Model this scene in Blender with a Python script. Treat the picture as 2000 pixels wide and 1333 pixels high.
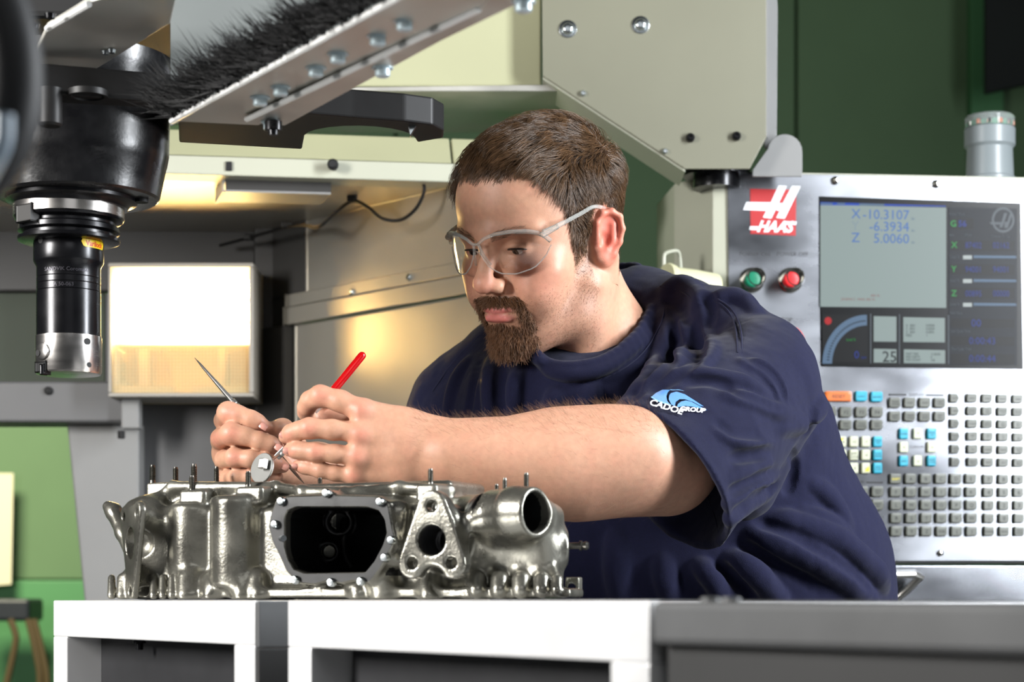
import bpy, bmesh, math, random
import numpy as np
from mathutils import Vector, Matrix

for _o in list(bpy.data.objects):
    bpy.data.objects.remove(_o)
scene = bpy.context.scene
COL = scene.collection

# ---------------------------------------------------------------- camera
FPX = 3900.0          # focal length in pixels of the 2000 x 1333 frame
HY = 1172.0           # row of the horizon
CZ = 1.10             # camera height
cam_d = bpy.data.cameras.new('camera')
cam = bpy.data.objects.new('camera', cam_d)
COL.objects.link(cam)
cam.location = (0, 0, CZ)
cam.rotation_euler = (math.pi / 2, 0, 0)
cam_d.sensor_width = 36.0
cam_d.lens = FPX * 36.0 / 2000.0
cam_d.shift_y = (HY - 666.5) / 2000.0
cam_d.clip_start = 0.05
cam_d.dof.use_dof = True
cam_d.dof.focus_distance = 2.10
cam_d.dof.aperture_fstop = 7.6
scene.camera = cam

# ---------------------------------------------------------------- world, lights, exposure
world = bpy.data.worlds.new('world')
scene.world = world
world.use_nodes = True
_bg = world.node_tree.nodes['Background']
_bg.inputs[0].default_value = (0.80, 0.90, 1.0, 1)
_bg.inputs[1].default_value = 0.025

def area(name, loc, target, size, power, color=(1, 1, 1), size_y=None, spread=180):
    d = bpy.data.lights.new(name, 'AREA')
    d.shape = 'RECTANGLE'
    d.size = size
    d.size_y = size_y or size
    d.energy = power
    d.color = color
    d.spread = math.radians(spread)
    o = bpy.data.objects.new(name, d)
    COL.objects.link(o)
    o.location = loc
    v = Vector(target) - Vector(loc)
    o.rotation_euler = v.to_track_quat('-Z', 'Y').to_euler()
    return o

# a soft box at the left of the fixture, one high at the right behind the man, a weak one by the camera
area('softbox_key', (-1.80, 0.92, 1.84), (-0.10, 2.0, 1.30), 0.55, 88, (1.0, 0.98, 0.95), 0.85)
area('softbox_rim', (1.56, 1.60, 1.86), (0.35, 2.3, 1.40), 0.30, 90, (0.92, 0.96, 1.0), 1.3)
area('softbox_fill', (0.3, -0.5, 2.4), (0.1, 2.3, 1.3), 1.2, 5.5, (0.97, 0.98, 1.0), 0.9)
area('shop_ceiling_light', (-1.75, 4.6, 2.7), (-1.75, 6.0, 0.9), 0.9, 54, (1.0, 0.94, 0.70), 0.5, 110)
scene.view_settings.view_transform = 'Standard'
scene.view_settings.look = 'None'
scene.view_settings.gamma = 1.0
scene.view_settings.use_curve_mapping = False
scene.view_settings.exposure = 0.0

# ---------------------------------------------------------------- helpers
def P(px, py, d):
    """the point that stands d metres in front of the camera plane and shows at pixel (px, py)"""
    return Vector(((px - 1000.0) * d / FPX, d, CZ + (HY - py) * d / FPX))

def S(n, d):
    """n pixels at distance d, in metres"""
    return n * d / FPX

def on_plane(px, py, origin, normal, off=0.0):
    o = Vector(origin) + Vector(normal) * off
    n = Vector(normal)
    r = Vector(((px - 1000.0) / FPX, 1.0, (HY - py) / FPX))
    c = Vector((0, 0, CZ))
    t = (o - c).dot(n) / r.dot(n)
    return c + r * t

def srgb(r, g, b):
    def f(c):
        c /= 255.0
        return c / 12.92 if c <= 0.04045 else ((c + 0.055) / 1.055) ** 2.4
    return (f(r), f(g), f(b), 1.0)

MATS = {}
def mat(name, col, rough=0.5, metal=0.0, noise=0.0, nscale=30.0, bump=0.0, bscale=200.0, brushed=None,
        emit=None, estr=0.0, coat=0.0, trans=0.0, ior=1.45, sheen=0.0, rnoise=0.0, spec=0.5, sss=0.0, attr=None, alpha=1.0):
    m = bpy.data.materials.new(name)
    MATS[name] = m
    m.use_nodes = True
    nt = m.node_tree
    b = nt.nodes['Principled BSDF']
    b.inputs['Base Color'].default_value = col
    b.inputs['Roughness'].default_value = rough
    b.inputs['Metallic'].default_value = metal
    b.inputs['Specular IOR Level'].default_value = spec
    b.inputs['Coat Weight'].default_value = coat
    b.inputs['Transmission Weight'].default_value = trans
    b.inputs['IOR'].default_value = ior
    b.inputs['Sheen Weight'].default_value = sheen
    b.inputs['Alpha'].default_value = alpha
    if sss:
        b.inputs['Subsurface Weight'].default_value = sss
        b.inputs['Subsurface Radius'].default_value = (1.0, 0.35, 0.18)
        b.inputs['Subsurface Scale'].default_value = 0.006
    if emit:
        b.inputs['Emission Color'].default_value = emit
        b.inputs['Emission Strength'].default_value = estr
    tc = nt.nodes.new('ShaderNodeTexCoord')
    vec = tc.outputs['Object']
    if brushed:
        mp = nt.nodes.new('ShaderNodeMapping')
        mp.inputs['Scale'].default_value = brushed
        nt.links.new(vec, mp.inputs['Vector'])
        vec = mp.outputs['Vector']
    colsock = None
    if attr:
        a = nt.nodes.new('ShaderNodeVertexColor')
        a.layer_name = attr
        colsock = a.outputs['Color']
        nt.links.new(colsock, b.inputs['Base Color'])
    if noise or rnoise:
        n = nt.nodes.new('ShaderNodeTexNoise')
        n.inputs['Scale'].default_value = nscale
        n.inputs['Detail'].default_value = 5.0
        nt.links.new(vec, n.inputs['Vector'])
        if noise:
            mx = nt.nodes.new('ShaderNodeMix')
            mx.data_type = 'RGBA'
            mx.blend_type = 'MULTIPLY'
            mr = nt.nodes.new('ShaderNodeMapRange')
            mr.inputs['From Min'].default_value = 0.3
            mr.inputs['From Max'].default_value = 0.7
            mr.inputs['To Min'].default_value = 1.0 - noise
            mr.inputs['To Max'].default_value = 1.0 + noise
            nt.links.new(n.outputs['Fac'], mr.inputs['Value'])
            mx.inputs[0].default_value = 1.0
            mx.inputs[6].default_value = col
            if colsock:
                nt.links.new(colsock, mx.inputs[6])
            nt.links.new(mr.outputs['Result'], mx.inputs[7])
            nt.links.new(mx.outputs[2], b.inputs['Base Color'])
        if rnoise:
            mr2 = nt.nodes.new('ShaderNodeMapRange')
            mr2.inputs['From Min'].default_value = 0.3
            mr2.inputs['From Max'].default_value = 0.7
            mr2.inputs['To Min'].default_value = max(0.02, rough - rnoise)
            mr2.inputs['To Max'].default_value = min(1.0, rough + rnoise)
            nt.links.new(n.outputs['Fac'], mr2.inputs['Value'])
            nt.links.new(mr2.outputs['Result'], b.inputs['Roughness'])
    if bump:
        n2 = nt.nodes.new('ShaderNodeTexNoise')
        n2.inputs['Scale'].default_value = bscale
        n2.inputs['Detail'].default_value = 4.0
        nt.links.new(vec, n2.inputs['Vector'])
        bp = nt.nodes.new('ShaderNodeBump')
        bp.inputs['Strength'].default_value = bump
        bp.inputs['Distance'].default_value = 0.002
        nt.links.new(n2.outputs['Fac'], bp.inputs['Height'])
        nt.links.new(bp.outputs['Normal'], b.inputs['Normal'])
    return m

def link(name, me, m=None, parent=None, smooth=False, loc=None):
    o = bpy.data.objects.new(name, me)
    COL.objects.link(o)
    if m is not None and not me.materials:
        me.materials.append(MATS[m] if isinstance(m, str) else m)
    if smooth:
        me.shade_smooth()
    if parent is not None:
        o.parent = parent
    if loc is not None:
        o.location = loc
    return o

def tag(o, label=None, cat=None, group=None, kind=None):
    if label: o['label'] = label
    if cat: o['category'] = cat
    if group: o['group'] = group
    if kind: o['kind'] = kind
    return o

def thing(name, label, cat, loc=(0, 0, 0), group=None):
    """an Empty; its parts are meshes in world coordinates, moved so the Empty sits at the thing's base"""
    o = bpy.data.objects.new(name, None)
    COL.objects.link(o)
    o.empty_display_size = 0.02
    tag(o, label, cat, group)
    o.location = loc
    return o

def mesh_py(name, v, f):
    me = bpy.data.meshes.new(name)
    me.from_pydata([tuple(x) for x in v], [], f)
    me.update()
    return me

class MB:
    """collects shapes for ONE mesh, in world coordinates"""
    def __init__(s):
        s.v = []; s.f = []; s.sm = []
    def add(s, v, f, smooth=False):
        k = len(s.v)
        s.v += [Vector(x) for x in v]
        s.f += [tuple(i + k for i in q) for q in f]
        s.sm += [smooth] * len(f)
        return s
    def box(s, c, ex, ey, ez, bev=0.0):
        """box with centre c and half-axis vectors"""
        c = Vector(c); ex = Vector(ex); ey = Vector(ey); ez = Vector(ez)
        if bev <= 0:
            v = [c + ex * a + ey * b + ez * g for g in (-1, 1) for b in (-1, 1) for a in (-1, 1)]
            f = [(0, 2, 3, 1), (4, 5, 7, 6), (0, 1, 5, 4), (2, 6, 7, 3), (0, 4, 6, 2), (1, 3, 7, 5)]
            return s.add(v, f)
        bm = bmesh.new()
        bmesh.ops.create_cube(bm, size=2.0)
        M = Matrix((ex, ey, ez)).transposed()
        for q in bm.verts:
            q.co = c + M @ q.co
        bmesh.ops.bevel(bm, geom=bm.edges[:], offset=bev, segments=2, affect='EDGES', profile=0.5)
        return s.bm(bm)
    def bm(s, bm, smooth=False):
        bm.verts.index_update()
        v = [q.co.copy() for q in bm.verts]
        f = [tuple(q.index for q in fc.verts) for fc in bm.faces]
        bm.free()
        return s.add(v, f, smooth)
    def prism(s, pts, vec, bev=0.0, smooth=False):
        """polygon (3D points, planar) extruded by vec"""
        pts = [Vector(p) for p in pts]; vec = Vector(vec)
        if bev > 0:
            bm = bmesh.new()
            a = [bm.verts.new(p) for p in pts]
            b = [bm.verts.new(p + vec) for p in pts]
            n = len(pts)
            bm.faces.new(a[::-1]); bm.faces.new(b)
            for i in range(n):
                bm.faces.new((a[i], a[(i + 1) % n], b[(i + 1) % n], b[i]))
            bmesh.ops.recalc_face_normals(bm, faces=bm.faces[:])
            bmesh.ops.bevel(bm, geom=bm.edges[:], offset=bev, segments=2, affect='EDGES', profile=0.5)
            return s.bm(bm)
        n = len(pts)
        v = pts + [p + vec for p in pts]
        f = [tuple(range(n))[::-1], tuple(range(n, 2 * n))]
        f += [(i, (i + 1) % n, n + (i + 1) % n, n + i) for i in range(n)]
        return s.add(v, f, smooth)
    def lathe(s, o, axis, prof, seg=40, smooth=True, caps=True):
        """prof: list of (t along axis, radius)"""
        o = Vector(o); ax = Vector(axis).normalized()
        u = ax.orthogonal().normalized(); w = ax.cross(u)
        v = []; f = []
        n = len(prof)
        for (t, r) in prof:
            for k in range(seg):
                a = 2 * math.pi * k / seg
                v.append(o + ax * t + (u * math.cos(a) + w * math.sin(a)) * r)
        for i in range(n - 1):
            for k in range(seg):
                k2 = (k + 1) % seg
                f.append((i * seg + k, i * seg + k2, (i + 1) * seg + k2, (i + 1) * seg + k))
        if caps:
            f.append(tuple(range(seg))[::-1])
            f.append(tuple((n - 1) * seg + k for k in range(seg)))
        return s.add(v, f, smooth)
    def tube(s, pts, r, seg=10, smooth=True):
        pts = [Vector(p) for p in pts]
        rs = r if isinstance(r, (list, tuple)) else [r] * len(pts)
        v = []; f = []
        n = len(pts)
        up = None
        for i, p in enumerate(pts):
            t = (pts[min(i + 1, n - 1)] - pts[max(i - 1, 0)]).normalized()
            if up is None:
                up = t.orthogonal().normalized()
            up = (up - t * up.dot(t)).normalized()
            w = t.cross(up)
            for k in range(seg):
                a = 2 * math.pi * k / seg
                v.append(p + (up * math.cos(a) + w * math.sin(a)) * rs[i])
        for i in range(n - 1):
            for k in range(seg):
                k2 = (k + 1) % seg
                f.append((i * seg + k, i * seg + k2, (i + 1) * seg + k2, (i + 1) * seg + k))
        f.append(tuple(range(seg))[::-1]); f.append(tuple((n - 1) * seg + k for k in range(seg)))
        return s.add(v, f, smooth)
    def build(s, name, m, parent=None, origin=None, sharp=35):
        """links the collected shapes as one mesh object, its origin at `origin` (default: the parent's, or the centre of the bottom)"""
        if origin is None:
            if parent is not None:
                origin = world_loc(parent)
            else:
                xs = [p.x for p in s.v]; ys = [p.y for p in s.v]; zs = [p.z for p in s.v]
                origin = Vector(((min(xs) + max(xs)) / 2, (min(ys) + max(ys)) / 2, min(zs)))
        origin = Vector(origin)
        me = mesh_py(name, [p - origin for p in s.v], s.f)
        me.polygons.foreach_set('use_smooth', s.sm)
        bm = bmesh.new(); bm.from_mesh(me)
        bmesh.ops.recalc_face_normals(bm, faces=bm.faces[:])
        lim = math.radians(sharp)
        for e in bm.edges:
            if len(e.link_faces) == 2 and e.calc_face_angle(0) > lim:
                e.smooth = False
        bm.to_mesh(me); bm.free()
        o = link(name, me, m, parent)
        o.location = origin - (world_loc(parent) if parent is not None else Vector((0, 0, 0)))
        return o

def world_loc(o):
    v = Vector((0, 0, 0))
    while o is not None:
        v += o.location
        o = o.parent
    return v

def smooth_line(pts, n=8):
    """Catmull-Rom through 3D points"""
    pts = [Vector(p) for p in pts]
    q = [pts[0] * 2 - pts[1]] + pts + [pts[-1] * 2 - pts[-2]]
    out = []
    for i in range(1, len(q) - 2):
        for k in range(n):
            t = k / n
            a, b, c, d = q[i - 1], q[i], q[i + 1], q[i + 2]
            out.append(0.5 * ((2 * b) + (c - a) * t + (2 * a - 5 * b + 4 * c - d) * t * t + (3 * b - a - 3 * c + d) * t ** 3))
    out.append(pts[-1])
    return out

def bolt(parent, p, n, r, h, m='zinc', name='bolt', washer=True, hexhole=True):
    """button-head screw with washer and hex socket, on a surface with normal n"""
    p = Vector(p); n = Vector(n).normalized()
    b = MB()
    if washer:
        b.lathe(p, n, [(0, r * 1.45), (h * 0.18, r * 1.45), (h * 0.22, r * 1.35)], 20)
    b.lathe(p, n, [(0, r), (h * 0.5, r), (h * 0.85, r * 0.8), (h, r * 0.55), (h, r * 0.42), (h * 0.55, r * 0.40)], 20)
    return b.build(name, m, parent)

TEXTQ = []
def text_mesh(name, body, size, origin, ex, ey, m, parent, align='CENTER', width=1.0, shear=0.0, bold=0.0, lift=0.0002, now=False):
    """flat lettering lying on a surface: ex = reading direction, ey = up direction (unit vectors)"""
    c = bpy.data.curves.new(name, 'FONT')
    c.body = body
    c.size = size
    c.align_x = align
    c.align_y = 'CENTER'
    c.shear = shear
    c.offset = bold
    c.resolution_u = 3
    o = bpy.data.objects.new(name, c)
    COL.objects.link(o)
    TEXTQ.append((o, name, Vector(origin), Vector(ex).normalized(), Vector(ey).normalized(), m, parent, width, lift))
    return flush_text()[-1] if now else None

def flush_text():
    """turns the queued lettering into flat meshes"""
    out = []
    dg = bpy.context.evaluated_depsgraph_get()
    done = [(bpy.data.meshes.new_from_object(t[0].evaluated_get(dg)), t) for t in TEXTQ]
    for me, (o, name, org, ex, ey, m, parent, width, lift) in done:
        c = o.data
        bpy.data.objects.remove(o)
        bpy.data.curves.remove(c)
        me.materials.clear()
        me.name = name
        org = org + ex.cross(ey) * lift - (world_loc(parent) if parent is not None else Vector((0, 0, 0)))
        n = len(me.vertices)
        co = np.empty(n * 3, dtype=np.float32)
        me.vertices.foreach_get('co', co)
        co = co.reshape(-1, 3)
        co = np.array(org) + co[:, :1] * width * np.array(ex) + co[:, 1:2] * np.array(ey)
        me.vertices.foreach_set('co', co.astype(np.float32).ravel())
        me.update()
        out.append(link(name, me, m, parent))
    TEXTQ.clear()
    return out
# ---------------------------------------------------------------- signed-distance modelling (smooth blends, meshed with surface nets)
f4 = np.float32
def A3(v):
    return np.array([v[0], v[1], v[2]], dtype=f4)

class Sdf:
    """a list of primitives, each joined to what came before by a smooth union (+), cut (-) or intersection (&)"""
    def __init__(s):
        s.pr = []
    def _add(s, fn, c, rad, op, k, ends=None, er=0.0):
        if ends is None:
            lo, hi = A3(c) - rad, A3(c) + rad
        else:
            e = np.stack([A3(x) for x in ends])
            lo, hi = e.min(0) - er, e.max(0) + er
        s.pr.append((fn, lo, hi, op, float(k)))
        return s
    def ell(s, c, r, R=None, op='+', k=0.01):
        c_ = A3(c); r_ = np.array(r if hasattr(r, '__len__') else (r, r, r), dtype=f4)
        Rm = None if R is None else np.array(R, dtype=f4)      # columns = local axes in world
        i_ = (1.0 / r_)[:, None].astype(f4); c2 = c_[:, None]
        RT = None if Rm is None else np.ascontiguousarray(Rm.T)
        def fn(p):
            q = p - c2
            if RT is not None:
                q = RT @ q
            q *= i_
            k0 = np.sqrt(q[0] * q[0] + q[1] * q[1] + q[2] * q[2])
            q *= i_
            k1 = np.sqrt(q[0] * q[0] + q[1] * q[1] + q[2] * q[2]) + f4(1e-9)
            return k0 * (k0 - f4(1.0)) / k1
        return s._add(fn, c, max(r_), op, k)
    def cap(s, a, b, ra, rb=None, op='+', k=0.01, n=None, sq=1.0):
        """tapered capsule; n, sq: squash across unit direction n by factor sq"""
        a_ = A3(a); b_ = A3(b); rb = ra if rb is None else rb
        ba = b_ - a_; L2 = float(ba @ ba) + 1e-12
        n_ = None if n is None else A3(Vector(n).normalized())
        ax0, ax1, ax2 = (f4(t) for t in a_); b0, b1, b2 = (f4(t) for t in ba); iL = f4(1.0 / L2)
        r0, dr = f4(ra), f4(rb - ra)
        def fn(p):
            x = p[0] - ax0; y = p[1] - ax1; z = p[2] - ax2
            t = (x * b0 + y * b1 + z * b2) * iL
            np.clip(t, 0, 1, out=t)
            x -= t * b0; y -= t * b1; z -= t * b2
            if n_ is not None:
                g = (x * n_[0] + y * n_[1] + z * n_[2]) * f4(1.0 / sq - 1.0)
                x += g * n_[0]; y += g * n_[1]; z += g * n_[2]
            d = np.sqrt(x * x + y * y + z * z) - (r0 + dr * t)
            return d * f4(0.5 + 0.5 * sq) if (n_ is not None and sq < 1) else d
        c = (Vector(a) + Vector(b)) / 2
        return s._add(fn, c, 0, op, k, (a, b), max(ra, rb) * max(1, sq))
    def chain(s, pts, rs, op='+', k=0.006, n=None, sq=1.0):
        for i in range(len(pts) - 1):
            s.cap(pts[i], pts[i + 1], rs[i], rs[i + 1], op, k, n, sq)
        return s
    def box(s, c, h, R=None, r=0.0, op='+', k=0.01):
        c_ = A3(c); h_ = np.array(h, dtype=f4) - r
        Rm = None if R is None else np.array(R, dtype=f4)
        RT = None if Rm is None else np.ascontiguousarray(Rm.T)
        c2 = c_[:, None]; h2 = h_[:, None]
        def fn(p):
            q = p - c2
            if RT is not None:
                q = RT @ q
            q = np.abs(q) - h2
            return np.sqrt((np.maximum(q, 0) ** 2).sum(0)) + np.minimum(q.max(0), 0) - f4(r)
        return s._add(fn, c, float(np.linalg.norm(np.array(h))), op, k)
    def cyl(s, a, b, ra, rb=None, r=0.0, op='+', k=0.01):
        """flat-ended (tapered) cylinder with rounding r"""
        a_ = A3(a); b_ = A3(b); rb = ra if rb is None else rb
        ax = b_ - a_; L = float(np.linalg.norm(ax)); ax = ax / L
        def fn(p):
            q = p - a_[:, None]
            t = ax @ q
            q -= ax[:, None] * t
            rad = np.sqrt(q[0] * q[0] + q[1] * q[1] + q[2] * q[2])
            R_ = ra + (rb - ra) * np.clip(t / L, 0, 1)
            dx = rad - R_ + r
            dy = np.abs(t - L / 2) - L / 2 + r
            return np.sqrt(np.maximum(dx, 0) ** 2 + np.maximum(dy, 0) ** 2) + np.minimum(np.maximum(dx, dy), 0) - r
        c = (Vector(a) + Vector(b)) / 2
        return s._add(fn, c, 0, op, k, (a, b), max(ra, rb))
    def poly(s, pts, o, ex, ey, h0, h1, r=0.0, op='+', k=0.01):
        """2D polygon in the plane (o, ex, ey), extruded from h0 to h1 along ex x ey"""
        o_ = A3(o); ex_ = A3(ex); ey_ = A3(ey); ez_ = np.cross(ex_, ey_)
        V = np.array(pts, dtype=f4)
        def fn(p):
            q = p - o_[:, None]
            x = ex_ @ q; y = ey_ @ q; z = ez_ @ q
            d = np.full(len(x), 1e9, dtype=f4); sg = np.ones(len(x), dtype=f4)
            m = len(V)
            for i in range(m):
                vi = V[i]; vj = V[i - 1]
                e = vj - vi
                wx = x - vi[0]; wy = y - vi[1]
                t = np.clip((wx * e[0] + wy * e[1]) / (e @ e + 1e-12), 0, 1)
                bx = wx - e[0] * t; by = wy - e[1] * t
                d = np.minimum(d, bx * bx + by * by)
                c1 = y >= vi[1]; c2 = y < vj[1]; c3 = e[0] * wy > e[1] * wx
                flip = (c1 & c2 & c3) | (~c1 & ~c2 & ~c3)
                sg = np.where(flip, -sg, sg)
            d2 = sg * np.sqrt(d) + r
            dz = np.abs(z - (h0 + h1) / 2) - abs(h1 - h0) / 2 + r
            return np.sqrt(np.maximum(d2, 0) ** 2 + np.maximum(dz, 0) ** 2) + np.minimum(np.maximum(d2, dz), 0) - r
        cen = V.mean(0)
        c = Vector(o) + Vector(ex) * float(cen[0]) + Vector(ey) * float(cen[1]) + Vector([float(t) for t in ez_]) * ((h0 + h1) / 2)
        rad = float(np.sqrt(((V - cen) ** 2).sum(1).max())) + abs(h1 - h0) / 2
        return s._add(fn, c, rad, op, k)
    def sub(s, other, op='+', k=0.002):
        """another Sdf as one primitive"""
        lo, hi = other.bounds()
        fn = lambda p: other.ev(p.T)
        s.pr.append((fn, lo.astype(f4), hi.astype(f4), op, float(k)))
        return s
    def half(s, o, n, op='-', k=0.002):
        """half-space on the side n points to"""
        o_ = A3(o); n_ = A3(Vector(n).normalized())
        return s._add(lambda p: -(n_ @ (p - o_[:, None])), o, 50.0, op, k)
    def ev(s, p, cell=None):
        """cell: size of the sampling cells; primitives too far from the samples to matter are skipped"""
        p = np.ascontiguousarray(p, dtype=f4)
        d = np.full(len(p), 1.0, dtype=f4)
        use = s.pr
        if cell:
            if getattr(s, '_n', -1) != len(s.pr):
                s._n = len(s.pr)
                s._lo = np.stack([t[1] for t in s.pr]); s._hi = np.stack([t[2] for t in s.pr])
                s._k = np.array([t[4] for t in s.pr])
            g = np.maximum(np.maximum(p.min(0) - s._hi, s._lo - p.max(0)), 0)
            use = [s.pr[i] for i in np.nonzero(np.sqrt((g * g).sum(1)) <= 1.3 * s._k + 3 * cell)[0]]
        p = np.ascontiguousarray(p.T)
        for fn, plo, phi, op, k in use:
            e = fn(p)
            if op == '+':
                if k > 0:
                    h = np.clip(0.5 + 0.5 * (e - d) / k, 0, 1)
                    d = e + (d - e) * h - k * h * (1 - h)
                else:
                    d = np.minimum(d, e)
            elif op == '-':
                if k > 0:
                    h = np.clip(0.5 - 0.5 * (d + e) / k, 0, 1)
                    d = d + (-e - d) * h + k * h * (1 - h)
                else:
                    d = np.maximum(d, -e)
            else:
                if k > 0:
                    h = np.clip(0.5 - 0.5 * (e - d) / k, 0, 1)
                    d = e + (d - e) * h + k * h * (1 - h)
                else:
                    d = np.maximum(d, e)
        return d
    def grad(s, p, e=0.0006, cell=None):
        p = np.asarray(p, dtype=f4)
        g = np.zeros_like(p)
        for i in range(3):
            o = np.zeros(3, dtype=f4); o[i] = e
            g[:, i] = s.ev(p + o, cell) - s.ev(p - o, cell)
        return g / (np.linalg.norm(g, axis=1, keepdims=True) + 1e-9)
    def bounds(s):
        lo = np.full(3, 1e9); hi = -lo
        for fn, plo, phi, op, k in s.pr:
            if op == '+':
                lo = np.minimum(lo, plo - k); hi = np.maximum(hi, phi + k)
        return lo, hi
    def mesh(s, cell, B=14, region=None, coarse=None, extra=0.0):
        """surface nets over the blocks of space that the surface crosses; returns vertices, quads"""
        lo, hi = s.bounds()
        if region is not None:
            lo = np.maximum(lo, region[0]); hi = np.minimum(hi, region[1])
        n = np.ceil((hi - lo) / cell / B).astype(int) + 1
        bs = B * cell
        gi = np.stack(np.meshgrid(*[np.arange(k) for k in n], indexing='ij'), -1).reshape(-1, 3)
        ctr = lo + (gi + 0.5) * bs
        cf = coarse or s
        d = np.concatenate([cf.ev(c) for c in np.array_split(ctr.astype(f4), max(1, len(ctr) // 4000))])
        act = gi[np.abs(d) < bs * 0.98 + extra]
        ax = np.arange(-1, B + 1)
        G = np.stack(np.meshgrid(ax, ax, ax, indexing='ij'), -1).reshape(-1, 3)
        N = B + 2
        dims = (n * B + 4).astype(np.int64)
        ids = []; pos = []; quads = []
        corner = np.array([(i, j, k) for i in (0, 1) for j in (0, 1) for k in (0, 1)])
        edges = [(a, b) for a in range(8) for b in range(a + 1, 8) if abs(corner[a] - corner[b]).sum() == 1]
        def cid(c):
            c = c + 2
            return (c[:, 0] * dims[1] + c[:, 1]) * dims[2] + c[:, 2]
        for blk in act:
            base = blk * B
            pts = (lo + (base + G) * cell).astype(f4)
            v = s.ev(pts, cell).reshape(N, N, N)
            ins = v < 0
            if ins.all() or not ins.any():
                continue
            cnt = sum(ins[i:N - 1 + i, j:N - 1 + j, k:N - 1 + k].astype(np.int8) for i, j, k in corner)
            ci = np.argwhere((cnt > 0) & (cnt < 8))
            if len(ci) == 0:
                continue
            cv = np.stack([v[ci[:, 0] + i, ci[:, 1] + j, ci[:, 2] + k] for i, j, k in corner], 1)
            acc = np.zeros((len(ci), 3)); num = np.zeros(len(ci))
            for a, b in edges:
                va, vb = cv[:, a], cv[:, b]
                x = (va < 0) != (vb < 0)
                t = np.where(x, va / np.where(x, va - vb, 1), 0)
                acc += np.where(x[:, None], corner[a] + t[:, None] * (corner[b] - corner[a]), 0)
                num += x
            cg = ci - 1 + base
            ids.append(cid(cg)); pos.append(lo + (cg + acc / num[:, None]) * cell)
            for axis in range(3):
                sl0 = [slice(1, B + 1)] * 3
                sl1 = [slice(1, B + 1)] * 3
                sl1[axis] = slice(2, B + 2)
                a = ins[tuple(sl0)]; b = ins[tuple(sl1)]
                e = np.argwhere(a != b)
                if len(e) == 0:
                    continue
                out = a[e[:, 0], e[:, 1], e[:, 2]]
                g = e + base
                o1 = np.zeros(3, int); o1[(axis + 1) % 3] = 1
                o2 = np.zeros(3, int); o2[(axis + 2) % 3] = 1
                q = np.stack([cid(g - o1 - o2), cid(g - o2), cid(g), cid(g - o1)], 1)
                q[~out] = q[~out][:, ::-1]
                quads.append(q)
        ids = np.concatenate(ids); pos = np.concatenate(pos); quads = np.concatenate(quads)
        u, first = np.unique(ids, return_index=True)
        pos = pos[first]
        qi = np.searchsorted(u, quads)
        qi = np.clip(qi, 0, len(u) - 1)
        ok = (u[qi] == quads).all(1)
        return pos, qi[ok]

def np_mesh(name, v, q):
    me = bpy.data.meshes.new(name)
    v = np.asarray(v, dtype=np.float32); q = np.asarray(q, dtype=np.int32)
    nv, nq, k = len(v), len(q), q.shape[1]
    me.vertices.add(nv); me.loops.add(nq * k); me.polygons.add(nq)
    me.vertices.foreach_set('co', v.ravel())
    me.loops.foreach_set('vertex_index', q.ravel())
    me.polygons.foreach_set('loop_start', np.arange(nq, dtype=np.int32) * k)
    me.polygons.foreach_set('use_smooth', np.ones(nq, dtype=bool))
    me.update(calc_edges=True)
    me.validate()
    return me

def vnormals(v, q):
    n = np.zeros_like(v)
    fn = np.cross(v[q[:, 2]] - v[q[:, 0]], v[q[:, 3]] - v[q[:, 1]])
    for i in range(4):
        for c in range(3):
            n[:, c] += np.bincount(q[:, i], fn[:, c], len(v))
    return n / (np.linalg.norm(n, axis=1, keepdims=True) + 1e-12)

def relax(v, q, it=1, w=0.5):
    for _ in range(it):
        acc = np.zeros_like(v); num = np.zeros(len(v))
        for i in range(4):
            a = q[:, i]; b = q[:, (i + 1) % 4]
            for c in range(3):
                acc[:, c] += np.bincount(a, v[b, c], len(v)) + np.bincount(b, v[a, c], len(v))
            num += np.bincount(a, minlength=len(v)) + np.bincount(b, minlength=len(v))
        v = v * (1 - w) + w * acc / np.maximum(num, 1)[:, None]
    return v

def pix(v):
    """pixel coordinates of world points (for placing things while modelling)"""
    return np.stack([1000 + FPX * v[:, 0] / v[:, 1], HY - FPX * (v[:, 2] - CZ) / v[:, 1]], 1)

def color_attr(me, rgb, name='col'):
    a = me.color_attributes.new(name, 'FLOAT_COLOR', 'POINT')
    c = np.ones((len(me.vertices), 4), dtype=np.float32)
    c[:, :3] = rgb
    a.data.foreach_set('color', c.ravel())

def vnoise(p, seed=0):
    """smooth value noise, numpy"""
    p = np.asarray(p, dtype=np.float64)
    i = np.floor(p).astype(np.int64); f = p - i
    f = f * f * (3 - 2 * f)
    def h(a, b, c):
        n = (a * 73856093) ^ (b * 19349663) ^ (c * 83492791) ^ (seed * 2654435761)
        n = (n ^ (n >> 13)) * 1274126177
        return ((n ^ (n >> 16)) & 0xffff) / 65535.0
    r = 0
    for dx in (0, 1):
        for dy in (0, 1):
            for dz in (0, 1):
                w = np.abs(1 - dx - f[:, 0]) * np.abs(1 - dy - f[:, 1]) * np.abs(1 - dz - f[:, 2])
                r = r + w * h(i[:, 0] + dx, i[:, 1] + dy, i[:, 2] + dz)
    return r
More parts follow.
